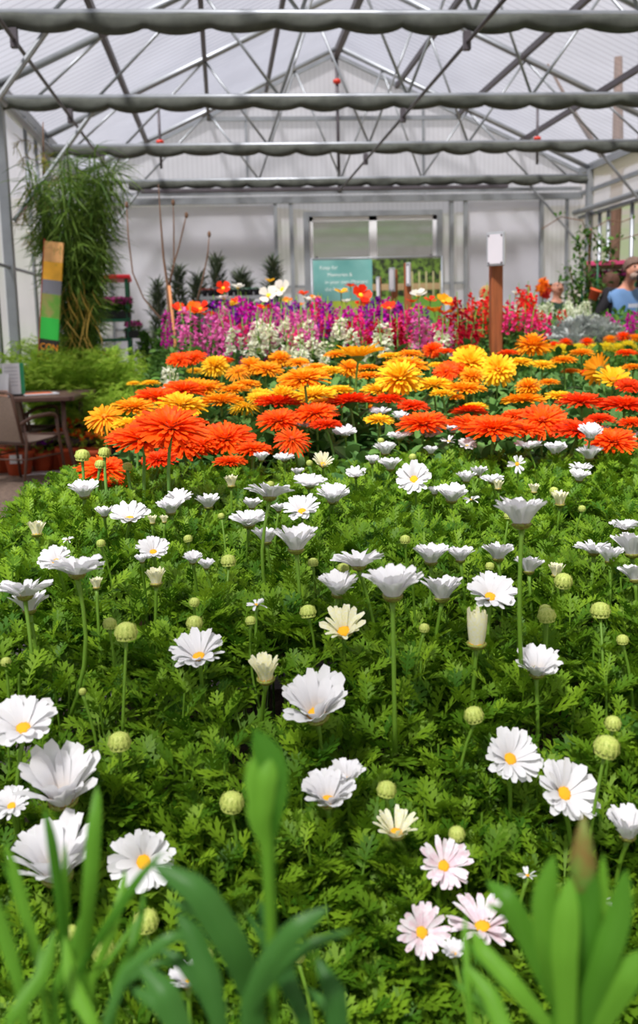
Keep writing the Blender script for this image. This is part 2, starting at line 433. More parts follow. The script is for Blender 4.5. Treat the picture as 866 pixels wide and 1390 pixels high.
SHADE = mat('shade_cloth', (0.060, 0.066, 0.055), 0.8, noise=0.25, nscale=12)
for i, y in enumerate(TR):
    t = MB()
    t.tube([(XL, y, ZT + .08), (XR, y, ZT + .08)], .035, 10)                      # tie
    for a, b_ in (((XL, ZE), (XM, ZR)), ((XR, ZE), (XM, ZR))):
        t.bar((a[0], y, a[1] - .06), (b_[0], y, b_[1] - .06), .06, .07)              # rafters
    for a, b_ in (((-1.9), (-1.16)), ((-1.16), (-1.25)), ((-1.25), (-0.1)), ((-0.1), .73), (.73, 1.35), (1.35, 2.15), (2.15, 2.95), (2.95, 3.57), (3.57, 4.35), (4.35, 5.5), (5.5, 5.45), (5.45, 6.2)):
        pass
    for xt, xb in ((-1.16, -1.9), (-0.1, -1.25), (-0.1, .73), (1.4, .73), (1.4, 2.15), (2.9, 2.15), (2.9, 3.57), (4.4, 3.57), (4.4, 5.5), (5.45, 6.2)):
        t.tube([(xt, y, zroof(xt) - .08), (xb, y, ZT + .08)], .017, 8)
    struct('beam_truss', t, GALV, True)
    k = MB()
    k.tube([(-1.25, y + .03, ZT + .02), (XL + .12, y + .03, 2.5)], .026, 8)
    k.tube([(5.45, y + .03, ZT + .02), (XR - .12, y + .03, 2.5)], .022, 8)
    k.box((XL - .02, y - .06, 0), (XL + .10, y + .06, ZE - .06), .005); k.box((XR - .10, y - .06, 0), (XR + .02, y + .06, ZE - .06), .005)
    struct('column', k, GALV)
    # gathered shade cloth hanging under the tie beam
    c = MB(); vs = []; nseg = 240; n = 9
    x0 = XL + .08 if i < 6 else -1.5
    x1 = XR - .08
    for s in range(nseg + 1):
        x = x0 + (x1 - x0) * s / nseg
        ph = (x + .1 * math.sin(i * 2.1)) / .52 % 1.0
        sag = .022 + .050 * math.sin(PI * ph) ** .7 * (1 + .25 * math.sin(x * 2.7 + i))
        for q in range(n):
            a = 2 * PI * q / n
            vs.append((x, y + math.cos(a) * (.055 + .012 * math.sin(x * 9 + q)), ZT + .045 - sag * .5 + math.sin(a) * (.042 + sag * .55)))
    fs = [(s * n + q, s * n + (q + 1) % n, (s + 1) * n + (q + 1) % n, (s + 1) * n + q) for s in range(nseg) for q in range(n)]
    c.add(vs, fs)
    lab = ['over the camera', 'over the daisies', 'over the potting aisle', 'highest and widest', 'second from the top', 'third from the top', 'lowest, just before the back wall'][i]
    if i >= 3:
        o = c.build('shade_curtain', SHADE, None, True); tag(o, 'grey-green shade cloth bunched along a tie beam, ' + lab, 'curtain', 'gathered shade cloths on the tie beams')
MB_ = MB().box((-1.3, 17.66, 3.585), (5.1, 17.84, 3.635), .004)
tag(MB_.build('heating_pipe', GALVD), 'long black bar hung beneath the lowest shade cloth', 'pipe')

# pipes running the length of the house, clipped under the ties
def run_pipe(x, z, lab, r=.017):
    t = thing('water_pipe', lab, 'pipe', (x, 8, z))
    MB().tube([(0, -9, 0), (0, 9.8, 0)], r, 8).build('tube', GALVD, t, True)
    for y in TR[3:6]:
        MB().box((-.03, y - 8.03, -.06), (.03, y - 7.97, .09), .004).build('clip', GALVD, t)
run_pipe(-1.55, 3.58, 'dark pipe clipped beneath the tie beams near the papyrus')
run_pipe(2.1, 3.56, 'dark pipe clipped beneath the tie beams below the ridge')
RED = mat('red_fitting', (0.6, 0.04, 0.02), 0.4)
for x, y, z0, z1, lab in ((-.85, 16.2, 3.75, 4.15, 'short dark drop pipe with red fitting above the lowest shade cloth, papyrus side'), (5.15, 16.2, 3.75, 4.15, 'short dark drop pipe with red fitting above the lowest shade cloth, people side')):
    t = thing('sprinkler_drop', lab, 'sprinkler', (x, y, z1))
    MB().tube([(0, 0, .5), (0, 0, z0 - z1)], .022, 8).build('pipe', GALVD, t, True)
    MB().lathe([(.03, -.03), (.06, -.02), (.06, .02), (.03, .03)], 10).build('fitting', RED, t, True)
t = thing('gable_pipe', 'dark vertical pipe with red fitting hanging from the ridge at the gable', 'pipe', (XM + .02, 18.2, 4.9))
MB().tube([(0, 0, .98), (0, 0, -1.3)], .03, 8).build('pipe', GALVD, t, True)
MB().lathe([(.03, .55), (.07, .57), (.07, .62), (.03, .64)], 10).build('fitting', RED, t, True)

# back wall frame
fr = MB()
fr.box((XL, YB - .14, 3.44), (XR, YB - .04, 3.55)); fr.box((XL, YB - .10, 3.60), (XR, YB - .04, 3.66))
for x, wd in ((-1.93, .05), (1.02, .06), (1.30, .07), (4.22, .07), (4.48, .06), (5.90, .06), (6.38, .04)):
    fr.box((x - wd / 2, YB - .12, 0), (x + wd / 2, YB - .02, 3.46))
for x0, x1, z in ((1.02, BD0, 1.98), (BD1, 4.48, 1.98), (4.48, 6.4, .92), (5.9, 6.4, 1.88), (-1.93, 1.02, 1.28)):
    fr.box((x0, YB - .06, z - .02), (x1, YB - .02, z + .02))
for x in (.55, 3.72):
    fr.box((x - .02, YB - .06, 3.6), (x + .02, YB - .02, zroof(x)))
xg0, xg1 = -.10, 4.40
fr.box((xg0, YB - .07, 4.86), (xg1, YB - .02, 4.93))
for s in (XL, XR): fr.bar((s, YB - .06, ZE - .04), (XM, YB - .06, ZR - .04), .06, .06)
struct('trim_back', fr, GALV)
lf = MB()
for y in (6.9, 9.9, 10.7, 12.9, 13.6, 15.9): lf.tube([(XL + .05, y, 0), (XL + .05, y, ZE - .06)], .024, 8)
for z in (.9, 2.0): lf.tube([(XL + .05, YF, z), (XL + .05, YB, z)], .02, 8)
lf.tube([(XL + .16, 9.3, 0), (XL + .14, 9.3, ZE - .1)], .05, 12)
struct('trim_left', lf, GALV, True)
rf = MB()
for y in (15.9, 16.9, 17.3): rf.tube([(XR - .02, y, 0), (XR - .02, y, 3.1)], .035, 10)
struct('trim_right', rf, GALV, True)

# sliding glass doors in the back wall
WHITE = mat('white_metal', (0.72, 0.73, 0.75), 0.4, 0.0)
gm, nt, out = new_mat('clear_glass'); tr = nt.nodes.new('ShaderNodeBsdfTransparent'); tr.inputs[0].default_value = (.72, .74, .76, 1)
gl = nt.nodes.new('ShaderNodeBsdfGlossy'); gl.inputs['Roughness'].default_value = .05; ms = nt.nodes.new('ShaderNodeMixShader'); ms.inputs[0].default_value = .07
nt.links.new(tr.outputs[0], ms.inputs[1]); nt.links.new(gl.outputs[0], ms.inputs[2]); nt.links.new(ms.outputs[0], out.inputs[0])
GLASS = gm
mid = 2.78
for n_, (x0, x1) in enumerate(((BD0, mid), (mid, BD1))):
    d = MB()
    for a in ((x0, 0, x0 + .07, BDZ), (x1 - .07, 0, x1, BDZ), (x0, 0, x1, .25), (x0, BDZ - .08, x1, BDZ), (x0, 1.2, x1, 1.26)):
        d.box((a[0], YB - .06, a[1]), (a[2], YB - .01, a[3]))
    o = struct('door_%d' % (n_ + 1), d, WHITE)
    g = MB().box((x0 + .07, YB - .04, .25), (x1 - .07, YB - .03, BDZ - .08)).build('pane', GLASS, o)
    hx = x0 + .12 if n_ == 0 else x1 - .12
    MB().box((hx - .02, YB - .12, 2.2), (hx + .02, YB - .07, 2.5), .004).build('handle', GALVD, o)
tm = MB(); tm.box((BD0 - .1, YB - .1, BDZ), (BD1 + .1, YB - .01, BDZ + .09)); tm.box((BD0 - .1, YB - .1, 0), (BD0, YB - .01, BDZ)); tm.box((BD1, YB - .1, 0), (BD1 + .1, YB - .01, BDZ))
struct('trim_1', tm, GALV)

# outside: ground and hillsides
HILL = mat('hillside', (0.16, 0.14, 0.12), 0.95, col2=(0.09, 0.11, 0.055), noise=0.35, nscale=0.06)
BANK = mat('dry_bank', (0.55, 0.42, 0.26), 0.95, col2=(0.34, 0.30, 0.15), noise=0.25, nscale=0.9)
struct('ground', MB().add([(-400, -100, -.12), (400, -100, -.12), (400, 500, -.12), (-400, 500, -.12)], [(0, 1, 2, 3)]), mat('outdoor_earth', (0.30, 0.25, 0.17), 0.95, col2=(.14, .18, .06), noise=.3, nscale=.3))
def terrain(name, x0, x1, y0, y1, fn, m, nx=60, ny=30):
    vs = [(x0 + (x1 - x0) * i / nx, y0 + (y1 - y0) * j / ny, fn(x0 + (x1 - x0) * i / nx, y0 + (y1 - y0) * j / ny)) for j in range(ny + 1) for i in range(nx + 1)]
    fs = [(j * (nx + 1) + i, j * (nx + 1) + i + 1, (j + 1) * (nx + 1) + i + 1, (j + 1) * (nx + 1) + i) for j in range(ny) for i in range(nx)]
    struct(name, MB().add(vs, fs), m, True)
terrain('hill_back', -200, 250, 60, 330, lambda x, y: -1 + (y - 60) * .150 + 3.5 * math.sin(x * .021 + y * .01) + 1.3 * math.sin(x * .07 + 1) * math.sin(y * .04), HILL)
terrain('hill_side', 15, 120, -60, 58, lambda x, y: -.3 + (x - 15) * .42 + .8 * math.sin(y * .21 + x * .1) + .4 * math.sin(y * .6), BANK, 50, 60)
# ================================================================== benches
WOODB = mat('bench_wood', (0.20, 0.12, 0.07), 0.8, noise=0.3, nscale=6, stretch=(1, 8, 8))
SOIL = mat('potting_soil', (0.035, 0.022, 0.015), 0.95, noise=0.5, nscale=60, bump=.6)


def bench(x0, x1, y0, y1, top, lab, step=.75):
    t = thing('plant_bench', lab, 'bench', (x0, y0, 0)); W, D = x1 - x0, y1 - y0
    tp = MB(); n = max(2, int(D / .16))
    for i in range(n): tp.box((0, D * i / n, top - .03), (W, D * (i + .9) / n, top), .004)
    tp.build('slatted_top', WOODB, t)
    f = MB()
    for a in ((0, 0, .03, D), (W - .03, 0, W, D), (0, 0, W, .03), (0, D - .03, W, D)): f.box((a[0], a[1], top - .14), (a[2], a[3], top - .03))
    f.build('frame', WOODB, t)
    for x in (.04, W - .11):
        for y in (.04, D - .11): MB().box((x, y, 0), (x + .07, y + .07, top - .03), .004).build('leg', WOODB, t)
    so_ = MB().box((.02, .02, top + .001), (W - .02, D - .02, top + .05)).build('soil_bed', SOIL, None); so_.location = (x0, y0, 0)
    so_.name = 'potting_soil'; so_['kind'] = 'stuff'
    return t


bench(-.38, 1.9, .12, 1.95, .52, 'wooden bench carrying the white daisies')
bench(-.30, 2.6, 2.0, 4.3, .74, 'wooden bench carrying the orange and yellow calendulas')
bench(-.36, 3.0, 4.4, 7.5, .80, 'wooden bench carrying the purple and pink flower spikes')
bench(1.6, 6.0, 7.6, 10.4, .70, 'wooden bench carrying white snapdragons near the people')

# ================================================================== posts with price signs
POST = mat('brown_post', (0.27, 0.075, 0.022), 0.55, noise=0.35, nscale=10, stretch=(6, 6, .6))
SIGNW = mat('sign_face', (0.60, 0.58, 0.62), 0.35, noise=.05, nscale=4)
SIGNF = mat('sign_edge', (0.36, 0.38, 0.40), 0.4, 0.3)


def sign_post(px, Y, ytop, wpx, plate, lab, double=False):
    """plate: (x0,x1,y0,y1) pixels of the sign, turned so that it is seen at a slant."""
    zt = at(px, ytop, Y)[2]; X = at(px, 440, Y)[0]; hw = wpx * Y / FPX / 2
    t = thing('sign_post', lab, 'sign', (X, Y, 0))
    MB().box((-hw, -hw, 0), (hw, hw, zt), .006).build('post', POST, t)
    if double: MB().box((-hw - .05, 0, 0), (-hw - .005, .05, zt - .12), .004).build('brace', POST, t)
    a0, a1 = at(plate[0], plate[2], Y), at(plate[1], plate[3], Y); H = abs(a0[2] - a1[2]); W = abs(a1[0] - a0[0])
    cx = (a0[0] + a1[0]) / 2 - X; cz = (a0[2] + a1[2]) / 2
    W *= .85
    s = MB().box((-W * .75, -.012, -H / 2), (W * .75, 0, H / 2), .003).build('sign_board', SIGNF, t)
    s.location = (cx, -hw - .02 - W * .35, cz); s.rotation_euler = (0, 0, math.radians(-42))
    MB().box((-W * .75 + .012, -.0155, -H / 2 + .012), (W * .75 - .012, -.0122, H / 2 - .012)).build('price_card', SIGNW, s)
    for sx in (-1, 1):
        for sz in (-1, 1): MB().ball((sx * (W * .75 - .018), -.017, sz * (H / 2 - .018)), .005, 8, 6).build('bolt', GALVD, s)


sign_post(673, 5.6, 345, 16, (658, 679, 317, 362), 'tallest brown wooden post with grey sign among the calendulas')
sign_post(554, 8.4, 357, 9, (550, 556, 357, 389), 'thick brown post with narrow white sign, beside the purple spikes')
sign_post(536, 9.8, 366, 8, (527, 535, 364, 396), 'slim brown post with pinkish sign, second of the three by the banner')
sign_post(515, 11.6, 376, 6, (510, 515, 376, 405), 'shortest brown post with small sign, in front of the banner')

# ================================================================== banner by the door
Yb = 15.6
bx0, bx1 = at(424, 400, Yb)[0], at(600, 400, Yb)[0]; bzt = at(510, 350, Yb)[2]; bw_ = bx1 - bx0
t = thing('display_banner', 'wide banner, teal with white writing beside a tree photograph, before the glass door', 'banner', (bx0, Yb, 0))
fr = MB()
for x in (0, bw_): fr.tube([(x, 0, 0), (x, 0, bzt + .01)], .018, 8)
fr.tube([(0, 0, bzt), (bw_, 0, bzt)], .015, 8); fr.tube([(0, 0, bzt - 1.0), (bw_, 0, bzt - 1.0)], .015, 8)
for x in (0, bw_): fr.box((x - .03, -.25, 0), (x + .03, .25, .03))
fr.build('frame', GALV, t, True)
xs = bw_ * .46
TEAL = mat('teal_vinyl', (0.10, 0.32, 0.30), 0.5, col2=(0.20, 0.45, 0.42), nscale=1.5)
MB().box((.02, -.012, bzt - .64), (xs, -.004, bzt - .02)).build('teal_panel', TEAL, t)
MB().box((.02, -.012, bzt - 1.0), (xs, -.004, bzt - .645)).build('green_strip', mat('lime_vinyl', (0.42, 0.52, 0.05), .5), t)
m, nt, out = new_mat('printed_tree_photo'); N, L = nt.nodes.new, nt.links.new
p = N('ShaderNodeBsdfPrincipled'); p.inputs['Roughness'].default_value = .45; tc = N('ShaderNodeTexCoord')
sp = N('ShaderNodeSeparateXYZ'); L(tc.outputs['Object'], sp.inputs[0])
nz = N('ShaderNodeTexNoise'); nz.inputs['Scale'].default_value = 14; nz.inputs['Detail'].default_value = 6; L(tc.outputs['Object'], nz.inputs['Vector'])
rp = N('ShaderNodeValToRGB'); e = rp.color_ramp.elements; e[0].position = .4; e[0].color = (.012, .02, .008, 1); e[1].position = .62; e[1].color = (.13, .24, .03, 1)
L(nz.outputs[0], rp.inputs[0])
def band(lo, hi, sock):
    a = N('ShaderNodeMath'); a.operation = 'GREATER_THAN'; L(sock, a.inputs[0]); a.inputs[1].default_value = lo
    b2 = N('ShaderNodeMath'); b2.operation = 'LESS_THAN'; L(sock, b2.inputs[0]); b2.inputs[1].default_value = hi
    c2 = N('ShaderNodeMath'); c2.operation = 'MULTIPLY'; L(a.outputs[0], c2.inputs[0]); L(b2.outputs[0], c2.inputs[1]); return c2.outputs[0]
def over(base, col, fac):
    x = N('ShaderNodeMix'); x.data_type = 'RGBA'; L(fac, x.inputs[0]); L(base, x.inputs[6]); x.inputs[7].default_value = (*col, 1); return x.outputs[2]
c_ = over(rp.outputs[0], (.42, .30, .15), band(bzt - .50, bzt - .40, sp.outputs[2]))
c_ = over(c_, (.16, .40, .05), band(bzt - 1.2, bzt - .60, sp.outputs[2]))
fx = N('ShaderNodeMath'); fx.operation = 'MULTIPLY'; L(sp.outputs[0], fx.inputs[0]); fx.inputs[1].default_value = 9.0
ff = N('ShaderNodeMath'); ff.operation = 'FRACT'; L(fx.outputs[0], ff.inputs[0])
g1 = N('ShaderNodeMath'); g1.operation = 'MULTIPLY'; L(band(0, .22, ff.outputs[0]), g1.inputs[0]); L(band(xs + .55, bw_, sp.outputs[0]), g1.inputs[1])
g2 = N('ShaderNodeMath'); g2.operation = 'MULTIPLY'; L(g1.outputs[0], g2.inputs[0]); L(band(bzt - .62, bzt - .22, sp.outputs[2]), g2.inputs[1])
c_ = over(c_, (.45, .42, .22), g2.outputs[0])
L(c_, p.inputs['Base Color']); L(p.outputs[0], out.inputs[0])
MB().box((xs, -.012, bzt - 1.0), (bw_ - .02, -.004, bzt - .02)).build('photo_panel', m, t)


def lettering(txt, size, m, parent, loc, rot=(PI / 2, 0, 0), align='LEFT', name='lettering'):
    c = bpy.data.curves.new('txt', 'FONT'); c.body = txt; c.size = size; c.align_x = align; c.extrude = .001
    o = bpy.data.objects.new('txt', c); COL.objects.link(o)
    me = bpy.data.meshes.new_from_object(o); bpy.data.objects.remove(o)
    me.materials.clear(); me.materials.append(m)
    r = link(name, me, parent); r.location = loc; r.rotation_euler = rot; return r


LW = mat('white_print', (.75, .85, .83), .5)
for txt, x, dz in (('Keep for', .12, .16), ('Memories &', .24, .27), ('in your own Moment', .20, .38), ('the flowers', .20, .49)):
    lettering(txt, .078, LW, t, (x, -.0135, bzt - dz))

# ================================================================== tall banner leaning by the side wall
Yt = 10.6
c0, c1 = at(50, 455, Yt), at(66, 327, Yt)
hgt = c1[2] + .0
t = thing('tall_banner', 'narrow upright banner in orange, grey and green leaning by the side wall', 'banner', (c0[0] - .02, Yt, 0))
t.rotation_euler = (0, math.radians(8.0), math.radians(-25))
zt = c1[2]
def strip(z0, z1, name, m): MB().box((-.11, -.008, z0), (.11, .008, z1)).build(name, m, t)
strip(0, zt - .98, 'black_foot_strip', mat('black_vinyl', (.02, .015, .012), .5))
strip(zt - .98, zt - .76, 'green_strip', mat('bright_green_vinyl', (.03, .50, .06), .5))
strip(zt - .76, zt - .52, 'meadow_strip', mat('meadow_vinyl', (.14, .36, .04), .5, col2=(.35, .30, .10), nscale=9))
strip(zt - .52, zt - .38, 'grey_strip', mat('slate_vinyl', (.22, .22, .26), .5))
strip(zt - .38, zt - .2, 'yellow_strip', mat('yellow_vinyl', (.85, .42, .03), .5, noise=.2, nscale=7))
strip(zt - .2, zt, 'orange_strip', mat('peach_vinyl', (.80, .42, .16), .5, noise=.2, nscale=6))
MB().box((-.12, -.01, 0), (-.11, .01, zt + .02)).build('pole', mat('red_pole', (.35, .04, .02), .4), t)
OW = mat('orange_print', (.9, .32, .02), .5)
lettering('CON', .095, OW, t, (-.10, -.011, zt - 1.09)); lettering('S.V.', .095, OW, t, (-.10, -.011, zt - 1.20))

# ================================================================== plants for the back
def shade_leaf(name, c1, c2, tr=.35, rough=.55):
    return mat(name, c1, rough, transl=tr, col2=c2, rnd=True, spec=.18)


FERN = shade_leaf('feathery_green', (0.17, 0.36, 0.02), (0.50, 0.68, 0.08))
PAPY = shade_leaf('papyrus_green', (0.035, 0.09, 0.012), (0.16, 0.26, 0.04))
STRAW = shade_leaf('dry_straw', (0.45, 0.30, 0.06), (0.62, 0.42, 0.10))
CONI = shade_leaf('conifer_green', (0.035, 0.06, 0.035), (0.13, 0.16, 0.09), .2)
BUSH = shade_leaf('dark_leaf_green', (0.03, 0.09, 0.015), (0.12, 0.25, 0.04))
TERRA = mat('terracotta', (0.62, 0.10, 0.03), 0.75, noise=.12, nscale=9)
BLACKP = mat('black_plastic', (0.012, 0.012, 0.015), 0.4)
BARK = mat('bark', (0.16, 0.09, 0.055), 0.85, noise=.3, nscale=14)

strip_t = oval_leaf(.045, .35, .0, 4, 1.0, 1)
leaf_t = oval_leaf(.26, .25, .25, 4, 1.0, 1)


def pot_mb(r, h):
    return MB().lathe([(r * .72, 0), (r * .95, h * .8), (r * 1.06, h * .8), (r * 1.08, h), (r * .94, h), (r * .9, h * .88), (.01, h * .86)], 18)


def frond_plant(n, rad, H, m, spread, per=46, ll=.16, name='fronds'):
    """Arching feathery fronds: stems plus many narrow leaflets."""
    P, Dd, Ll = [], [], []
    st = MB()
    for k in range(n):
        az = RNG.random() * 2 * PI; out_ = RNG.random() ** .7 * spread; h = H * RNG.uniform(.55, 1.0)
        base = np.array([math.cos(az) * rad * .3, math.sin(az) * rad * .3, 0]); pts = []
        for s in np.linspace(0, 1, 9):
            pts.append(base + np.array([math.cos(az) * out_ * s ** 1.7, math.sin(az) * out_ * s ** 1.7, h * (s - .32 * s ** 3)]))
        st.tube([tuple(q) for q in pts], [.006, .006, .005, .005, .004, .004, .003, .003, .002], 4, False)
        for j in range(per):
            s = RNG.uniform(.22, 1.0); i = min(7, int(s * 8)); f = s * 8 - i; q = pts[i] * (1 - f) + pts[i + 1] * f
            tang = pts[i + 1] - pts[i]; side = np.cross(tang, [0, 0, 1]); side = side / (np.linalg.norm(side) + 1e-9) * (1 if RNG.random() < .5 else -1)
            P.append(q); Dd.append(tang / np.linalg.norm(tang) * .6 + side * .9 + RNG.normal(0, .3, 3)); Ll.append(ll * RNG.uniform(.5, 1.2) * (1.15 - s * .6))
    V, F, R = scatter(*strip_t, np.array(P), np.array(Dd), RNG.uniform(-1, 1, len(P)), np.array(Ll))
    return big_mesh(name, V, F, R, m), st.mesh('stem', m)


fern_meshes = [frond_plant(64, .12, 1.52, FERN, .60, 75, .15) for _ in range(3)]
pot_me = pot_mb(.16, .26).mesh('pot', BLACKP)
spots = [(30, 10.25, 1.0), (70, 10.3, 1.0), (110, 10.2, 1.0), (150, 10.3, .98), (50, 11.2, 1.08), (-5, 11.2, 1.1), (20, 12.0, 1.12), (190, 10.6, .85), (145, 11.2, .95), (215, 10.4, .6), (178, 9.8, .66), (138, 9.5, .72)]
for i, (px, Y, s) in enumerate(spots):
    X = at(px, 500, Y)[0]; X = max(X, XL + .55)
    fl, sm = fern_meshes[i % 3]
    o = thing('feathery_shrub', 'bright green feathery shrub behind the patio table, %s from the side wall' % ordw(i if i < 20 else 0), 'shrub', (X, Y, 0), i * 1.3, 'feathery shrubs behind the patio table')
    a = link('fronds', fl, o, (0, 0, .1)); b_ = link('stem', sm, o, (0, 0, .1)); c_ = link('pot', pot_me, o)
    o.scale = (s, s, s)
ferns = [o for o in COL.objects if o.name.startswith('feathery_shrub')]
ferns.sort(key=lambda o: pix((o.location.x, o.location.y, .6))[0])
for i, o in enumerate(ferns): o['label'] = 'bright green feathery shrub behind the patio chairs, %s counted from the side wall' % ordw(i)

# tall papyrus
X = at(108, 440, 10.9)[0]
t = thing('papyrus_plant', 'very tall dark green papyrus with drooping grassy tops reaching the tie beams', 'plant', (X, 10.9, 0))
P, Dd, Ll = [], [], []; st = MB()
for k in range(64):
    az = RNG.random() * 2 * PI; h = 1.1 + 1.85 * RNG.random() ** .6; out_ = RNG.random() ** .6 * .43; lean = out_ * (.15 + .85 * (h / 2.9) ** 2)
    pts = [np.array([math.cos(az) * (.09 + lean * s ** 1.8), math.sin(az) * (.09 + lean * s ** 1.8), .2 + h * s]) for s in np.linspace(0, 1, 8)]
    st.tube([tuple(q) for q in pts], .008, 5, False)
    for j in range(95):
        s = 1 - abs(RNG.normal(0, .22)); s = max(.15, min(1, s)); i = min(6, int(s * 7)); q = pts[i] * (1 - (s * 7 - i)) + pts[i + 1] * (s * 7 - i)
        a2 = RNG.random() * 2 * PI; P.append(q); Dd.append([math.cos(a2) * .8, math.sin(a2) * .8, RNG.uniform(-.9, .95)]); Ll.append(RNG.uniform(.12, .22) + .20 * (q[2] / 3.1) ** 2 * RNG.random())
strip2 = oval_leaf(.022, .85, .0, 5, 1.0, 1)
V, F, R = scatter(*strip2, np.array(P), np.array(Dd), RNG.uniform(-1, 1, len(P)), np.array(Ll))
link('drooping_leaves', big_mesh('drooping_leaves', V, F, R, PAPY), t); st.build('stem', PAPY, t)
n = 60; pos = np.stack([RNG.normal(.02, .09, n), RNG.normal(-.30, .05, n), RNG.uniform(1.15, 1.85, n)], 1)
V, F, R = scatter(*strip2, pos, unit(n, -85, -20), RNG.uniform(-1, 1, n), RNG.uniform(.12, .34, n)); link('dry_leaves', big_mesh('dry_leaves', V, F, R, STRAW), t)
pot_mb(.28, .4).build('pot', BLACKP, t, True)

# airy trailing tree above it by the gutter
t = thing('willowy_tree', 'thin yellowish leafy branches by the gutter above the papyrus', 'tree', (XL + .35, 11.9, 0))
st = MB(); P, Dd = [], []
st.tube([(0, 0, 0), (.03, 0, 1.8), (.05, 0, 3.0), (.1, -.1, 3.6)], [.025, .02, .014, .006], 6)
for k in range(16):
    az = RNG.random() * 2 * PI; z0 = RNG.uniform(2.2, 3.3); L_ = RNG.uniform(.3, .7)
    pts = [np.array([.05 + math.cos(az) * L_ * s * .8, math.sin(az) * L_ * s, z0 + .5 * s - .5 * s * s]) for s in np.linspace(0, 1, 5)]
    for q in pts: q[0] = max(q[0], -.2)
    st.tube([tuple(q) for q in pts], .004, 4, False)
    for j in range(34):
        s = RNG.uniform(.2, 1); i = min(3, int(s * 4)); P.append(pts[i] + (pts[i + 1] - pts[i]) * (s * 4 - i)); Dd.append(RNG.normal(0, 1, 3) - [0, 0, .5])
V, F, R = scatter(*strip_t, np.array(P), np.array(Dd), RNG.uniform(-1, 1, len(P)), RNG.uniform(.06, .16, len(P)))
link('leaves', big_mesh('leaves', V, F, R, shade_leaf('olive_leaf', (.16, .15, .03), (.33, .30, .05))), t); st.build('branches', BARK, t, True)
pot_mb(.2, .3).build('pot', BLACKP, t, True)

# conifers before the back wall
def conifer(h):
    n = 1500; z = RNG.random(n) ** .9; r = (.12 * (1 - z) ** .7 + .012) * RNG.uniform(.5, 1.05, n); az = RNG.random(n) * 2 * PI
    pos = np.stack([np.cos(az) * r, np.sin(az) * r, .25 + z * (h - .25)], 1)
    d = np.stack([np.cos(az) * .45, np.sin(az) * .45, np.full(n, .9)], 1) + RNG.normal(0, .25, (n, 3))
    V, F, R = scatter(*strip_t, pos, d, RNG.uniform(-1, 1, n), RNG.uniform(.08, .20, n))
    return big_mesh('foliage', V, F, R, CONI), MB().tube([(0, 0, .2), (0, 0, h * .95)], [.02, .004], 6).mesh('trunk', BARK)


cf = [conifer(1.75), conifer(1.9)]; pm = pot_mb(.15, .25).mesh('pot', BLACKP)
cl = ['beside the red-topped trolley', 'behind the bare stake', 'at the near end of the tray rack', 'behind the tray rack, slimmest', 'bushiest, behind the middle of the tray rack', 'at the door end of the tray rack']
for i, (px, yt) in enumerate(((213, 376), (241, 372), (268, 366), (294, 360), (327, 360), (370, 362))):
    P0 = at(px, yt, 14.3)
    o = thing('conifer', 'narrow dark green conifer before the back wall, ' + cl[i], 'tree', (P0[0], 14.3, 0), i, 'conifers before the back wall')
    s = P0[2] / 1.87
    link('foliage', cf[i % 2][0], o); link('trunk', cf[i % 2][1], o); link('pot', pm, o); o.scale = (s * (1.1 if i == 4 else .85 if i == 3 else .95),) * 2 + (s,)

# bare sapling with stake
t = thing('bare_sapling', 'leafless sapling with long upright twigs tied to a stake', 'tree', (0, 0, 0))
Ys = 7.8
def px_pts(l, Y=Ys): return [tuple(at(x, y, Y)) for x, y in l]
g = at(234, 450, Ys); base = (g[0], Ys, 0)
tr_ = MB(); tr_.tube([base] + px_pts([(231, 455), (229, 420), (227, 385), (222, 350), (218, 300), (215, 250)]), [.02, .016, .014, .012, .01, .007, .003], 6); tr_.build('trunk', BARK, t, True)
for l in ([(229, 388), (234, 365), (243, 335), (250, 305), (253, 292)], [(229, 392), (236, 360), (236, 310), (235, 275)], [(230, 440), (214, 428), (195, 405), (180, 370), (174, 320), (172, 278)], [(262, 430), (275, 380), (282, 345), (284, 318)]):
    pp = px_pts(l)
    b_ = MB().tube(pp, [.008] + [.006] * (len(pp) - 2) + [.003], 5); b_.ball(pp[-1], .014, 8, 6, (1, 1, 1.8)); b_.build('branch', BARK, t, True)
pot_mb(.15, .25).build('pot', BLACKP, t, True).location = (base[0], base[1], 0)
t = thing('tree_stake', 'slim orange-brown bamboo stake beside the bare sapling', 'stake', (g[0] + .02, Ys - .05, 0))
MB().tube([(0, 0, 0), (0, 0, 1.2), (-.025, 0, at(229, 388, Ys)[2])], .011, 8).build('cane', mat('cane', (.55, .22, .08), .6), t, True)
for z in (.9, 1.1, 1.45): MB().lathe([(.013, -.01), (.015, 0), (.013, .01)], 8, (-.005, 0, z)).build('tie', mat('tie_green', (.02, .1, .05), .6), t)

# ================================================================== red-topped plant trolley
GREENM = mat('green_steel', (0.015, 0.12, 0.06), 0.45)
REDTOP = mat('red_top', (0.85, 0.03, 0.05), 0.45)
Yc = 11.9; xa, xb = at(120, 400, Yc)[0], at(172, 400, Yc)[0]; zc = at(150, 373, Yc)[2]; Wc = xb - xa; Dc = .95
t = thing('plant_trolley', 'tall green metal plant trolley with bright red top', 'trolley', (xa, Yc, 0)); t.rotation_euler = (0, 0, math.radians(4))
for x in (0, Wc):
    for y in (0, Dc): MB().box((x - .02, y - .02, 0), (x + .02, y + .02, zc - .04), .003).build('post', GREENM, t)
MB().box((-.05, -.05, zc - .045), (Wc + .05, Dc + .05, zc), .01).build('red_top', REDTOP, t)
shz = [at(150, y, Yc)[2] for y in (433, 460, 500)] + [.2]
for z in shz:
    s = MB().box((-.02, -.02, z - .03), (Wc + .02, Dc + .02, z)).build('shelf', GREENM, t)
wm = MB()
for k in range(7): wm.tube([(Wc, .05 + k * .14, zc - .05), (Wc, .05 + k * .14, .2)], .006, 4, False)
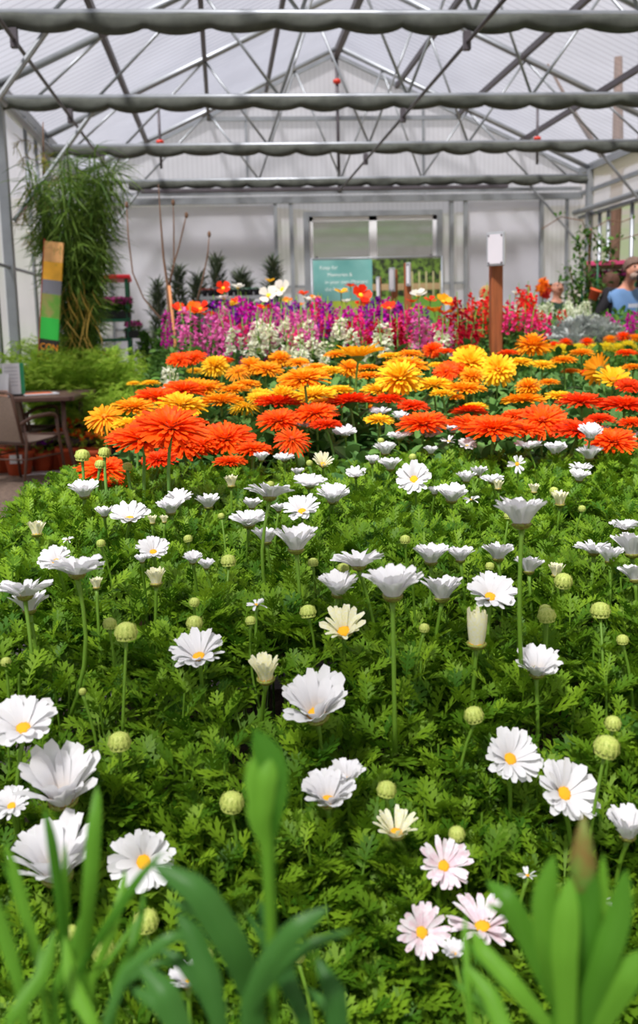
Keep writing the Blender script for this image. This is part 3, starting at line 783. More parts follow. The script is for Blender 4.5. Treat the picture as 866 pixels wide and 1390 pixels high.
wm.build('side_mesh', mat('dark_mesh', (.05, .035, .02), .7), t)
PINKF = shade_leaf('pink_petals', (.62, .08, .36), (.85, .20, .60)); REDF = shade_leaf('red_petals', (.75, .03, .03), (.9, .10, .08)); MIXF = {}
pet4 = (np.array([(0, 0, 0), (.5, .3, .12), (.15, .95, .2), (-.5, .3, .12), (-.15, .95, .2)]), np.array([(0, 1, 2), (0, 2, 4), (0, 4, 3)]))


def bedding(name, lab, loc, W, D, H, pm_, group, n=220, lm=None, pot=True, fsz=.035):
    """A tray-sized bedding plant: leaf mound, blossom cover, pot."""
    o = thing(name, lab, 'plant', loc, 0, group)
    pos = np.stack([RNG.uniform(-W / 2, W / 2, n * 3), RNG.uniform(-D / 2, D / 2, n * 3), .06 + RNG.random(n * 3) * H * .8], 1)
    V, F, R = scatter(*leaf_t, pos, unit(n * 3, 0, 80), RNG.uniform(-1, 1, n * 3), RNG.uniform(.03, .06, n * 3)); link('leaves', big_mesh('leaves', V, F, R, lm or BUSH), o)
    c = np.stack([RNG.uniform(-W / 2, W / 2, n), RNG.uniform(-D / 2, D / 2, n), H * RNG.uniform(.8, 1.15, n)], 1)
    pos = np.repeat(c, 5, 0); V, F, R = scatter(*pet4, pos, unit(n * 5, -20, 60), RNG.uniform(-.5, .5, n * 5), np.full(n * 5, fsz), np.repeat(RNG.random(n), 5)); link('blossoms', big_mesh('blossoms', V, F, R, pm_), o)
    if pot: MB().box((-W * .45, -D * .45, 0), (W * .45, D * .45, .09), .01).build('tray', BLACKP, o)
    return o


for k in range(3):
    bedding('bedding_plant', 'tray of magenta-pink bedding flowers on the trolley shelf, %s' % ('mesh end', 'middle', 'papyrus end')[2 - k], (xa + .09 + Wc * .33 * k, Yc + .1, shz[0] + .001), .19, .2, .2, PINKF, 'pink trays on the trolley', 130)
for k, lab in ((0, 'tray of red flowers low on the red-topped trolley'), (1, 'tray of pale pink flowers low on the red-topped trolley, mesh end')):
    bedding('bedding_plant', lab, (xa + .18 + .3 * k, Yc + .1, shz[1 + (1 - k)] + .001 if k == 0 else shz[1] + .001), .2, .2, .16, REDF if k == 0 else PINKF, 'low trays on the trolley', 40)

# ================================================================== black tray rack with succulents
Yr = 12.9; xa, xb = at(272, 400, Yr)[0], at(372, 400, Yr)[0]; z1 = at(320, 401, Yr)[2]; z2 = at(320, 421, Yr)[2]; Wr = xb - xa
t = thing('tray_rack', 'grey metal rack holding two rows of black pot trays', 'rack', (xa, Yr, 0))
for z in (z1, z2, .5): MB().box((0, 0, z - .035), (Wr, .45, z)).build('shelf', GALVD, t); MB().box((-.01, -.02, z - .045), (Wr + .01, -.0, z - .005)).build('shelf_edge', GALV, t)
for x in (0, Wr - .03):
    for y in (0, .42): MB().box((x, y, 0), (x + .03, y + .03, z1 + .02)).build('post', GALV, t)
pc = [mat('succulent_' + n_, c, .6, transl=.1) for n_, c in (('red', (.35, .06, .04)), ('teal', (.10, .28, .18)), ('violet', (.12, .07, .13)), ('grey_green', (.20, .32, .22)))]
ros = []
for mm_ in pc:
    b_ = MB()
    for k in range(14):
        a = k * 2.4; el = .3 + k * .08; r = .05 * (1 - k * .03)
        d = Vector((math.cos(a) * math.cos(el), math.sin(a) * math.cos(el), math.sin(el))); s = Vector((-math.sin(a), math.cos(a), 0)) * .014
        b_.add([(0, 0, 0), d * r * .6 + s, d * r * 1.05, d * r * .6 - s, d * r * .6 + Vector((0, 0, .008))], [(0, 1, 4), (1, 2, 4), (2, 3, 4), (3, 0, 4)])
    ros.append(b_.mesh('rosette', mm_))
ptm = MB().lathe([(.032, 0), (.045, .07), (.045, .075), (.04, .075), (.038, .06), (.001, .06)], 10).mesh('pot', BLACKP)
for r_, z in enumerate((z1, z2)):
    for k in range(11):
        q = 0 if (r_ == 0 and k in (0, 1, 3)) else 2 if (r_ == 0 and k == 2) else 1 if k % 2 else 3
        nm = ('reddish', 'teal', 'violet', 'grey-green')[q]
        o = thing('succulent_pot', '%s succulent on the %s shelf of the tray rack, %s from the sapling' % (nm, ('top', 'second')[r_], ordw(k)), 'potted plant', (xa + .05 + k * (Wr - .1) / 10, Yr + .08, z + .001), k, 'succulents on the tray rack')
        link('pot', ptm, o); x = link('rosette', ros[q], o, (0, 0, .065)); x.scale = (1.15,) * 3

# ================================================================== patio furniture
FRAME = mat('bronze_frame', (0.115, 0.062, 0.045), 0.45, 0.2, noise=.15, nscale=9)
MESHF = mat('taupe_mesh', (0.25, 0.185, 0.145), 0.8, noise=.2, nscale=90)
SLATS = mat('brown_slats', (0.16, 0.09, 0.065), 0.55, noise=.2, nscale=8)


def chair_proto(lab):
    t = thing('patio_chair', lab, 'chair', (0, 0, 0), 0, 'patio chairs at the slatted table')
    sg = MB(); n = 8                         # sling seat (local +y is forward)
    vs = []; fs = []
    for j in range(n + 1):
        f = j / n
        for i in range(7):
            u = i / 6 - .5; vs.append((u * .48, -.22 + .46 * f, .415 + .03 * f - .02 * math.cos(u * PI) * math.sin(f * PI)))
    m_ = len(vs)
    vs += [(x, y, z - .012) for x, y, z in vs]
    for j in range(n):
        for i in range(6):
            a = j * 7 + i; fs.append((a, a + 1, a + 8, a + 7)); fs.append((m_ + a, m_ + a + 7, m_ + a + 8, m_ + a + 1))
    sg.add(vs, fs).build('seat', MESHF, t, True)
    vs = []; fs = []
    for j in range(n + 1):
        f = j / n
        for i in range(7):
            u = i / 6 - .5; vs.append((u * .46, -.24 - .12 * f - .02 * math.sin(f * PI) - .015 * math.cos(u * PI), .44 + .43 * f - .02 * (2 * u) ** 2 * f))
    m_ = len(vs); vs += [(x, y - .012, z) for x, y, z in vs]
    for j in range(n):
        for i in range(6):
            a = j * 7 + i; fs.append((a, a + 7, a + 8, a + 1)); fs.append((m_ + a, m_ + a + 1, m_ + a + 8, m_ + a + 7))
    MB().add(vs, fs).build('backrest', MESHF, t, True)
    MB().tube([(-.24, -.27, .43), (-.24, -.38, .88), (-.18, -.385, .90), (.18, -.385, .90), (.24, -.38, .88), (.24, -.27, .43)], .016, 8).build('back_frame', FRAME, t, True)
    MB().tube([(-.25, -.22, .41), (-.25, .24, .435), (.25, .24, .435), (.25, -.22, .41), (-.25, -.22, .41)], .015, 8).build('seat_frame', FRAME, t, True)
    for s in (-1, 1):
        MB().tube([(s * .26, .22, .64), (s * .265, .24, .44), (s * .275, .30, 0)], [.015, .016, .013], 8).build('leg', FRAME, t, True)
        MB().tube([(s * .25, -.26, .60), (s * .26, -.24, .42), (s * .27, -.33, 0)], [.015, .016, .013], 8).build('leg', FRAME, t, True)
        MB().tube([(s * .25, -.31, .60), (s * .27, -.15, .655), (s * .275, .10, .665), (s * .26, .20, .65), (s * .26, .22, .62)], .015, 8, flat=1.3).build('armrest', FRAME, t, True)
        MB().tube([(s * .265, -.28, .27), (s * .265, .26, .27)], .009, 6).build('stretcher', FRAME, t, True)
    MB().tube([(-.265, -.28, .27), (.265, -.28, .27)], .009, 6).build('stretcher', FRAME, t, True)
    return t


ch = chair_proto('brown patio chair with taupe mesh back, nearest the daisies')
ch.location = (-1.768, 8.726, 0); ch.rotation_euler = (0, 0, math.radians(-27.6)); ch.scale = (.9,) * 3
copy_tree(ch, (-1.91, 9.66, 0), math.radians(-27.6), 'brown patio chair pushed under the slatted table, behind the nearer chair')

Yt = 9.3
p0, p1 = at(112, 533, Yt), at(-40, 548, Yt - .5)
t = thing('patio_table', 'brown slatted patio table carrying brochures', 'table', (p0[0], Yt, 0)); t.rotation_euler = (0, 0, math.radians(-4))
zt = p0[2]
tp = MB()
for k in range(9): tp.box((-1.0, -.45 + k * .1, zt - .025), (0, -.45 + k * .1 + .088, zt - .003), .003)
tp.build('slatted_top', SLATS, t)
rm_ = MB(); rm_.box((-1.03, -.49, zt - .04), (.02, -.45, zt), .006); rm_.box((-1.03, .45, zt - .04), (.02, .49, zt), .006); rm_.box((-.02, -.49, zt - .04), (.03, .49, zt), .006); rm_.box((-1.05, -.49, zt - .04), (-1.01, .49, zt), .006)
rm_.build('rim', FRAME, t)
for x in (-.10, -.93):
    for y in (-.36, .36):
        o_ = .10 if x > -.5 else -.10
        MB().tube([(x, y, zt - .03), (x, y, .45), (x + o_ * .3, y, .30), (x + o_, y * 1.15, 0)], [.022, .022, .021, .018], 8).build('leg', FRAME, t, True)
for y in (-.36, .36): MB().tube([(-.93, y, .40), (-.10, y, .40)], .014, 8).build('stretcher', FRAME, t, True)

PAPER = mat('white_paper', (.78, .78, .80), .7); ORP = mat('orange_paper', (.85, .16, .03), .6); GRP = mat('green_card', (.03, .28, .12), .6)
P0 = at(21, 534, Yt - .15)
t = thing('menu_holder', 'upright white menu card with green edge on the slatted table', 'menu', (P0[0], Yt - .15, zt)); t.rotation_euler = (0, 0, .2)
H = at(21, 493, Yt - .15)[2] - zt
MB().box((-.10, -.004, .01), (.05, .004, H), .001).build('card', PAPER, t); MB().box((.05, -.004, .01), (.085, .004, H), .001).build('green_edge', GRP, t)
for k in range(6): MB().box((-.085, -.0055, H - .04 - k * .032), (.03, -.0042, H - .035 - k * .032)).build('printed_line', mat('grey_print', (.4, .4, .45), .6), t)
MB().box((-.11, -.03, 0), (.10, .03, .015), .003).build('base', BLACKP, t)
P0 = at(6, 530, Yt - .2); t = thing('menu_card', 'white folded card with peach foot on the table beside the menu holder', 'card', (P0[0], Yt - .25, zt)); t.rotation_euler = (0, 0, -.15)
MB().add([(-.06, -.05, 0), (.06, -.05, 0), (.06, 0, .2), (-.06, 0, .2), (-.06, .05, 0), (.06, .05, 0)], [(0, 1, 2, 3), (3, 2, 5, 4)]).build('card', PAPER, t)
MB().add([(-.055, -.052, 0), (.055, -.052, 0), (.055, -.042, .06), (-.055, -.042, .06)], [(0, 1, 2, 3)]).build('peach_band', mat('peach_print', (.8, .45, .3), .6), t)
P0 = at(55, 536, Yt - .1); t = thing('brochure', 'flat orange and white brochure lying on the slatted table', 'brochure', (P0[0], Yt - .1, zt + .001)); t.rotation_euler = (0, 0, .35)
MB().box((-.15, -.10, 0), (.15, .10, .012), .002).build('pages', PAPER, t); MB().box((-.14, -.07, .0125), (.10, .10, .0145), .0005).build('orange_cover', ORP, t)
P0 = at(57, 617, 9.4); t = thing('paper_sheet', 'white sheet of paper lying on the floor under the table', 'paper', (P0[0], 9.3, .001)); MB().box((-.15, -.1, 0), (.18, .12, .004), .001).build('sheet', PAPER, t)

# potted flowers on the floor under the table
ORF = shade_leaf('orange_petals', (.85, .14, .01), (.95, .30, .02)); PUF = shade_leaf('purple_petals', (.22, .02, .40), (.35, .05, .55)); WHF = shade_leaf('white_petals', (.75, .74, .66), (.85, .85, .78)); YEF = shade_leaf('yellow_petals', (.85, .45, .01), (.95, .62, .04))
tp_mesh = {r: pot_mb(r, r * 1.6).mesh('pot', TERRA) for r in (.11, .14)}; tp_mesh['grey'] = pot_mb(.17, .30).mesh('pot', mat('grey_pot', (.10, .075, .065), .7))
for i, (px, Y, r, fm_, lab) in enumerate(((95, 9.45, .14, ORF, 'terracotta pot of orange flowers by the table leg'), (112, 9.6, 'grey', ORF, 'dark grey pot with orange and purple flowers behind the table leg'), (75, 9.6, .11, WHF, 'terracotta pot with white flowers under the table, beside the orange-flowered pot'),
        (56, 9.5, .11, PUF, 'terracotta pot of small purple flowers under the slatted table'), (24, 9.3, .14, WHF, 'terracotta pot with white label behind the front chair leg'), (4, 9.5, .11, REDF, 'terracotta pot of red flowers below the front chair seat'), (42, 9.9, .11, YEF, 'terracotta pot of yellow flowers deep under the table'), (128, 9.2, .14, ORF, 'terracotta pot half hidden behind the calendulas'), (16, 9.9, .14, PUF, 'terracotta pot of purple flowers behind the chair'))):
    P0 = at(px, 600, Y); hh = .30 if r == 'grey' else r * 1.6
    o = bedding('flower_pot', lab, (P0[0], Y, 0), .26, .26, .2, fm_, 'pots under the patio table', 16, FERN, False, .04); o['category'] = 'potted plant'
    for c in o.children: c.location = (0, 0, hh - .08)
    link('pot', tp_mesh[r], o)
    if i == 4: MB().box((-.05, -.16, .12), (.06, -.155, .2)).build('label', PAPER, o)
# ================================================================== people
def skin_obj(name, V, E_, Rr, m, parent, sub=2):
    me = bpy.data.meshes.new(name); me.from_pydata(V, E_, []); o = link(name, me, parent)
    sm = o.modifiers.new('skin', 'SKIN')
    for i, r in enumerate(Rr):
        me.skin_vertices[0].data[i].radius = r if hasattr(r, '__len__') else (r, r)
    me.skin_vertices[0].data[0].use_root = True
    sm.use_smooth_shade = True
    sb = o.modifiers.new('sub', 'SUBSURF'); sb.levels = sub; sb.render_levels = sub
    me.materials.append(m); return o


SKIN = mat('skin', (0.58, 0.27, 0.18), 0.6, noise=.06, nscale=12)


def person(lab, loc, rz, h, skin=SKIN, shirt=None, jacket=None, hair=None, beard=None, bald=False, lean=0.0, headtilt=(0, 0), longhair=False, belly=0.0, printed=False, group=None):
    t = thing('person', lab, 'person', loc, rz, group); s = h / 1.75; t.scale = (s, s, s)
    def Lz(p):            # lean the upper body forward (towards local -y)
        x, y, z = p
        if z > .95: a = lean * (z - .95); return (x, y - a, z - .25 * lean * a)
        return p
    V = []; E_ = []; Rr = []
    def nd(p, r, par=None, ln=True):
        V.append(Lz(p) if ln else p); Rr.append(r)
        if par is not None: E_.append((par, len(V) - 1))
        return len(V) - 1
    hx, hy = headtilt
    pel = nd((0, 0, .95), (.15, .11)); bel = nd((0, -.01 - belly * .4, 1.12), .125 + belly * .5, pel); che = nd((0, 0, 1.32), .13, bel); nb = nd((0, .01, 1.46), .065, che); nk = nd((hx * .3, hy * .3, 1.53), .052, nb)
    hl = nd((hx * .7, -.025 + hy * .7, 1.585), .066, nk); hm = nd((hx, -.01 + hy, 1.655), .084, hl); ht = nd((hx * 1.1, 0 + hy, 1.715), .052, hm)
    nd((hx, -.112 + hy, 1.63), .013, hm); nd((hx - .088, 0 + hy, 1.64), .014, hm); nd((hx + .088, 0 + hy, 1.64), .014, hm)
    for q in (-1, 1):
        sh = nd((q * .175, .01, 1.41), .055, che); el = nd((q * .25, .03, 1.13), .042, sh); fa = nd((q * .245, -.09, .99), .034, el); wr = nd((q * .20, -.20, .93), .024, fa); pa = nd((q * .18, -.26, .92), (.03, .022), wr)
        for k, (dx, ln_) in enumerate(((-.03, .060), (-.010, .075), (.010, .072), (.028, .055))):
            a = nd((q * .18 + dx, -.295, .915), .009, pa); b_ = nd((q * .18 + dx, -.295 - ln_ * .6, .90), .008, a); nd((q * .18 + dx, -.295 - ln_ * .8, .875), .007, b_)
        a = nd((q * .18 - q * .04, -.25, .905), .010, pa); nd((q * .18 - q * .055, -.285, .89), .008, a)
        hp = nd((q * .09, 0, .88), .088, pel); kn = nd((q * .10, -.01, .50), .056, hp); an = nd((q * .10, .02, .09), .038, kn); nd((q * .11, -.12, .035), .036, an)
    skin_obj('body', V, E_, Rr, skin, t)
    if shirt:
        V = [Lz(p) for p in ((0, -.01, .90), (0, -.02 - belly * .6, 1.10), (0, -.015 - belly * .2, 1.32), (0, .005, 1.44), (-.18, .01, 1.40), (-.235, .03, 1.20), (.18, .01, 1.40), (.235, .03, 1.20))]
        so_ = skin_obj('shirt', V, [(0, 1), (1, 2), (2, 3), (2, 4), (4, 5), (2, 6), (6, 7)], [(.165, .13), .145 + belly * .6, .150, .075, .068, .06, .068, .06], shirt, t)
        if printed:
            y0 = -.02 - .158
            a = Lz((-.07, y0 - belly * .5, 1.25)); b_ = Lz((.08, y0 - belly * .5, 1.25)); c = Lz((.08, y0 - belly * .3, 1.29)); d = Lz((-.07, y0 - belly * .3, 1.29))
            e = (0, -.006, 0)
            MB().add([a, b_, c, d] + [tuple(np.array(p) + e) for p in (a, b_, c, d)], [(3, 2, 1, 0), (4, 5, 6, 7), (0, 1, 5, 4), (1, 2, 6, 5), (2, 3, 7, 6), (3, 0, 4, 7)]).build('print', mat('shirt_print', (.75, .8, .9), .6), so_)
    if jacket:
        for q in (-1, 1):
            V = [Lz(p) for p in ((q * .12, .06, .88), (q * .125, .06, 1.12), (q * .125, .06, 1.34), (q * .10, .06, 1.45), (q * .19, .02, 1.40), (q * .262, .035, 1.13), (q * .25, -.09, .99), (q * .21, -.19, .935))]
            skin_obj('jacket', V, [(0, 1), (1, 2), (2, 3), (2, 4), (4, 5), (5, 6), (6, 7)], [.095, .105, .11, .06, .082, .062, .05, .045], jacket, t)
    V = [(0, 0, .96), (-.09, 0, .88), (-.10, -.01, .50), (-.10, .02, .10), (.09, 0, .88), (.10, -.01, .50), (.10, .02, .10)]
    skin_obj('trousers', V, [(0, 1), (1, 2), (2, 3), (0, 4), (4, 5), (5, 6)], [(.165, .125), .10, .075, .06, .10, .075, .06], mat('dark_denim', (.03, .04, .08), .8), t)
    hp = np.array(Lz((hx, hy, 1.655)))
    DARK = mat('eye_dark', (.02, .015, .012), .3)
    for q in (-1, 1): MB().ball(tuple(hp + (q * .032, -.078, .012)), .010, 10, 8).build('eye', DARK, t, True)
    MB().ball(tuple(hp + (0, -.083, -.048)), .014, 10, 6, (1.7, .5, .35)).build('mouth', mat('lips', (.35, .09, .07), .5), t, True)
    if hair:
        b_ = MB(); n, mm_ = 26, 14; vs = []
        lo = -.95 if longhair else -.35
        for i in range(mm_ + 1):
            v = i / mm_
            for k in range(n):
                a = 2 * PI * k / n; front = max(0, -math.sin(a)) ** .6
                zc_ = 1 - v * (1 - (lo + front * (.42 - lo))) if not bald else .30 - v * (.75 if front < .3 else .02)
                zc_ = max(-.99, min(1, zc_)); rr = math.sqrt(max(0.0, 1 - zc_ ** 2)) if zc_ > -.1 or not longhair else 1.0 - .12 * abs(zc_ + .1)
                j = 1 + .04 * math.sin(a * 7 + i) + random.uniform(-.02, .02)
                vs.append((hp[0] + math.cos(a) * rr * .101 * j, hp[1] + .012 + math.sin(a) * rr * .108 * j, hp[2] + .005 + zc_ * .112 * (1.25 if longhair and zc_ < 0 else 1)))
        fs = [(i * n + k, i * n + (k + 1) % n, (i + 1) * n + (k + 1) % n, (i + 1) * n + k) for i in range(mm_) for k in range(n)]
        if not bald: fs.append(tuple(range(n - 1, -1, -1)))
        b_.add(vs, fs).build('hair', hair, t, True)
    if beard:
        b_ = MB(); b_.ball(tuple(hp + (0, -.042, -.078)), .062, 16, 10, (1, .85, .75)); b_.ball(tuple(hp + (0, -.088, -.036)), .02, 10, 6, (1.8, .5, .4)); b_.build('beard', beard, t, True)
    return t


BRH = mat('brown_hair', (.085, .035, .02), .8, noise=.4, nscale=60, stretch=(4, 4, .6)); BLH = mat('blond_hair', (.45, .26, .10), .8, noise=.3, nscale=60, stretch=(4, 4, .6)); GRH = mat('greying_hair', (.16, .10, .075), .85, noise=.4, nscale=60)
DKH = mat('black_hair', (.012, .009, .009), .7); GRB = mat('grey_beard', (.38, .27, .22), .9, noise=.3, nscale=60)
def stand(px, Yp, topy):
    P0 = at(px, topy, Yp); return (P0[0], Yp, 0), P0[2]
lc, hh = stand(843, 11.4, 357)
person('bearded man in blue T-shirt and open black jacket bending over the flowers', lc, math.radians(8), hh + .05, shirt=mat('blue_cotton', (.13, .25, .46), .8, noise=.15, nscale=8), jacket=mat('black_cloth', (.012, .011, .014), .8), hair=GRH, beard=GRB, lean=.28, headtilt=(.0, -.05), belly=.03, printed=True)
lc, hh = stand(829, 12.3, 371)
person('person with rounded brown hair seen from behind, beside the man in blue', lc, math.radians(170), hh, shirt=mat('olive_shirt', (.06, .08, .03), .8), hair=BRH, longhair=True)
lc, hh = stand(880, 10.9, 366)
person('dark-haired person in dark clothes cut off by the photo edge', lc, math.radians(70), hh, skin=mat('warm_skin', (.55, .20, .09), .6), shirt=mat('black_cloth', (.012, .011, .014), .8), hair=DKH)
lc, hh = stand(756, 13.4, 379)
person('balding man in dark green top standing behind the white snapdragons', lc, math.radians(12), hh, shirt=mat('dark_green_shirt', (.02, .05, .03), .8), hair=BRH, bald=True)
lc, hh = stand(661, 13.2, 389)
person('person with wavy blond hair half hidden behind the tall brown post', lc, math.radians(150), hh, shirt=mat('rose_shirt', (.40, .16, .14), .8), hair=BLH, longhair=True)

# ================================================================== climbing plant, trellis, hanging pot
Yv = 11.8
t = thing('climbing_plant', 'tall straggly climbing plant with dark leaves on canes, beside the people', 'plant', (at(800, 430, Yv)[0], Yv, 0))
ox = t.location[0]
st = MB(); P, Dd = [], []
def loc_pts(l): return [np.array(at(x, y, Yv)) - np.array([ox, Yv, 0]) for x, y in l]
MB().tube([(0, 0, 0)] + [tuple(q) for q in loc_pts([(801, 430), (800, 390), (800, 340), (802, 310)])], .018, 8).build('cane', BARK, t, True)
for x in (790, 811): MB().tube([tuple(np.array(at(x, 430, Yv)) * [1, 0, 0] - [ox, 0, 0]), *[tuple(q) for q in loc_pts([(x, 400), (x, 352)])]], .014, 8).build('cane', GREENM, t, True)
vines = [[(800, 420), (786, 400), (775, 380), (772, 364)], [(800, 400), (790, 370), (786, 345), (790, 325), (800, 312)], [(802, 400), (812, 380), (824, 350), (822, 330), (812, 318)], [(800, 430), (815, 430), (822, 410), (818, 390)], [(800, 420), (792, 440), (785, 425), (778, 408)], [(802, 312), (786, 300), (765, 300), (742, 315)], [(804, 310), (822, 306), (845, 302), (866, 292)], [(803, 320), (815, 345), (840, 322), (866, 318)],
         [(800, 425), (806, 405), (796, 388), (788, 372)], [(806, 430), (824, 436), (826, 420), (815, 400)]]
for vi, l in enumerate(vines):
    pp = loc_pts(l); pp = [q + RNG.normal(0, .03, 3) * [0, 3, 1] for q in pp]; st.tube([tuple(q) for q in pp], .006, 5, False)
    if vi in (5, 6, 7): cnt = 9
    else: cnt = 150
    for j in range(cnt):
        s = RNG.random() * (len(pp) - 1); i = int(s); P.append(pp[i] + (pp[i + 1] - pp[i]) * (s - i) + RNG.normal(0, .06, 3)); Dd.append(RNG.normal(0, 1, 3))
V, F, R = scatter(*leaf_t, np.array(P), np.array(Dd), RNG.uniform(-1, 1, len(P)), RNG.uniform(.035, .085, len(P)))
link('leaves', big_mesh('leaves', V, F, R, BUSH), t); st.build('vine', BARK, t)
pot_mb(.2, .3).build('pot', TERRA, t, True)
P0 = at(804, 404, 11.3)
t = thing('terracotta_pot', 'tilted orange terracotta pot held up against the climbing plant', 'pot', (P0[0], 11.3, P0[2] - .02)); t.rotation_euler = (math.radians(12), math.radians(20), 0)
pot_mb(.065, .12).build('body', TERRA, t, True); MB().tube([(0, .1, -P0[2] + .05), (0, .09, .0)], .01, 6).build('support_cane', BARK, t)
# bushes under the climbing plant
def bush(name, lab, loc, r, h, m, n=1500, ls=.08, group=None):
    t = thing(name, lab, 'shrub', loc, 0, group)
    d = unit(n, -10, 90); rr = RNG.random(n) ** .35
    pos = d * rr[:, None] * [r, r, h] ; pos[:, 2] += .1
    V, F, R = scatter(*leaf_t, pos, d + RNG.normal(0, .5, (n, 3)), RNG.uniform(-1, 1, n), RNG.uniform(.6, 1.3, n) * ls)
    link('foliage', big_mesh('foliage', V, F, R, m), t); MB().tube([(0, 0, 0), (0, 0, h * .7)], [.02, .008], 6).build('stem', BARK, t, True); return t
for px, Y, r, h, lab in ((818, 10.9, .20, 1.22, 'dark leafy bush under the climbing plant'), (824, 12.4, .30, 1.45, 'mid green bush between the climbing plant and the flower rack'), (840, 13.0, .3, 1.5, 'green bush behind the bearded man'), (195, 11.4, .22, 1.15, 'dark leafy bush at the foot of the red-topped trolley'), (212, 9.2, .18, .95, 'broad-leaved dark bush behind the marigold-yellow flowers, by the sapling'), (222, 8.8, .2, 1.2, 'leafy bush wrapped round the bare sapling stake'), (262, 9.8, .3, 1.25, 'dark bush between the sapling and the tray rack'), (745, 12.4, .22, 1.38, 'low bush with orange flowers in front of the balding man')):
    bush('leafy_bush', lab, (at(px, 430, Y)[0], Y, 0), r, h, BUSH, 2200, .055)
P0 = at(740, 405, 11.9)
for px, py, c, nm in ((738, 388, ORF, 'orange'), (741, 400, REDF, 'red'), (736, 396, ORF, 'second orange')):
    P1 = at(px, py, 11.9); n = 14
    o = thing('snapdragon_head', '%s flower cluster on the low bush before the balding man' % nm, 'flower', (P1[0], 11.9, P1[2] - .4))
    pos = RNG.normal(0, .03, (60, 3)) + [0, 0, .4]; V, F, R = scatter(*pet4, pos, unit(60, 0, 90), RNG.uniform(-1, 1, 60), np.full(60, .05)); link('petals', big_mesh('petals', V, F, R, c), o)
    MB().tube([(0, 0, -.2), (0, 0, .4)], .006, 5).build('stem', BUSH, o)

# flower rack with pink edge near the open side
Yf = 12.6; xa = at(800, 366, Yf)[0]; zt = at(812, 364, Yf)[2]
t = thing('flower_rack', 'long green metal rack with pink-edged top near the open side', 'rack', (xa, Yf, 0)); t.rotation_euler = (0, 0, math.radians(-18))
for x in (0, .55, 1.5):
    for y in (0, .6): MB().box((x - .02, y - .02, 0), (x + .02, y + .02, zt), .003).build('post', GREENM, t)
MB().box((-.05, -.05, zt), (2.0, .66, zt + .03), .004).build('top', BARK, t)
MB().box((-.05, -.07, zt + .031), (2.0, -.02, zt + .085), .004).build('pink_edge', mat('pink_edge', (.75, .08, .22), .5), t)
for z in (zt - .28, .9, .4): MB().box((-.03, -.03, z - .03), (1.95, .62, z)).build('shelf', GREENM, t)
a = math.radians(-18)
for k, (m_, nm) in enumerate(((PINKF, 'pink'), (PINKF, 'magenta'), (ORF, 'orange'), (PUF, 'violet'), (YEF, 'yellow'), (PINKF, 'rose'))):
    x = .12 + k * .27; y = .12
    bedding('bedding_plant', 'tray of %s flowers on the upper shelf of the pink-edged rack' % nm, (xa + x * math.cos(a) - y * math.sin(a), Yf + x * math.sin(a) + y * math.cos(a), zt - .279), .22, .22, .2, m_, None, 110)
# outdoor tree trunk and shrubs beyond the open side
P0 = at(834, 350, 20); t = thing('bare_tree', 'thick brown tree trunk standing outside the open side', 'tree', (P0[0], 20, -.15))
MB().tube([(0, 0, 0), (.02, 0, 1.2), (-.02, .02, 2.6), (.03, 0, 4.4), (0, 0, 6.5)], [.17, .14, .13, .12, .08], 14).build('trunk', mat('dark_bark', (.085, .045, .03), .9, noise=.35, nscale=6, stretch=(3, 3, .5)), t, True)
for q in (-1, 1): MB().tube([(0, 0, 4.2), (q * .8, .1, 5.4), (q * 1.4, .1, 6.4)], [.07, .05, .02], 8).build('branch', MATS['dark_bark'], t, True)
for px, lab in ((858, 'bright green shrub outside beyond the pink-edged rack'), (880, 'second green shrub outside beyond the pink-edged rack')):
    bush('outdoor_shrub', lab, (at(px, 350, 19)[0], 19, -.12), .5, 2.3 if px > 870 else 2.15, FERN, 1200, .12)

# ================================================================== silvery dusty millers and the plants round them
SILV = shade_leaf('silver_leaf', (.34, .38, .36), (.60, .63, .60), .15)
dl, dlf = daisy_leaf(.1, 5)
def dusty(lab, loc, s):
    o = thing('dusty_miller', lab, 'plant', loc, RNG.random() * 6, 'silvery dusty miller plants')
    n = 230; V, F, R = scatter(dl * [.7, 1, 1], dlf, RNG.normal(0, .03, (n, 3)) + np.stack([np.zeros(n), np.zeros(n), RNG.uniform(.0, .14, n)], 1), unit(n, 15, 80), RNG.uniform(-.5, .5, n), RNG.uniform(.10, .20, n))
    link('leaves', big_mesh('leaves', V, F, R, SILV), o); MB().tube([(0, 0, -.3), (0, 0, .1)], .008, 5).build('stem', SILV, o); pot_mb(.07, .1).build('pot', BLACKP, o).location = (0, 0, -.1); o.scale = (s,) * 3
for k, (px, py, s) in enumerate(((742, 458, .9), (757, 462, 1.0), (765, 450, 1.15), (778, 460, 1.1), (790, 444, 1.2), (800, 456, 1.1), (818, 448, 1.15), (832, 457, 1.0))):
    P0 = at(px, py, 6.2 + .1 * (k % 3)); dusty('silver-grey dusty miller behind the yellow marigolds, %s from the tallest brown post' % ordw(k), tuple(P0 - [0, 0, .13]), s * .62)
bench(1.95, 5.6, 5.0, 6.9, .92, 'wooden bench carrying the silvery plants and marigolds')
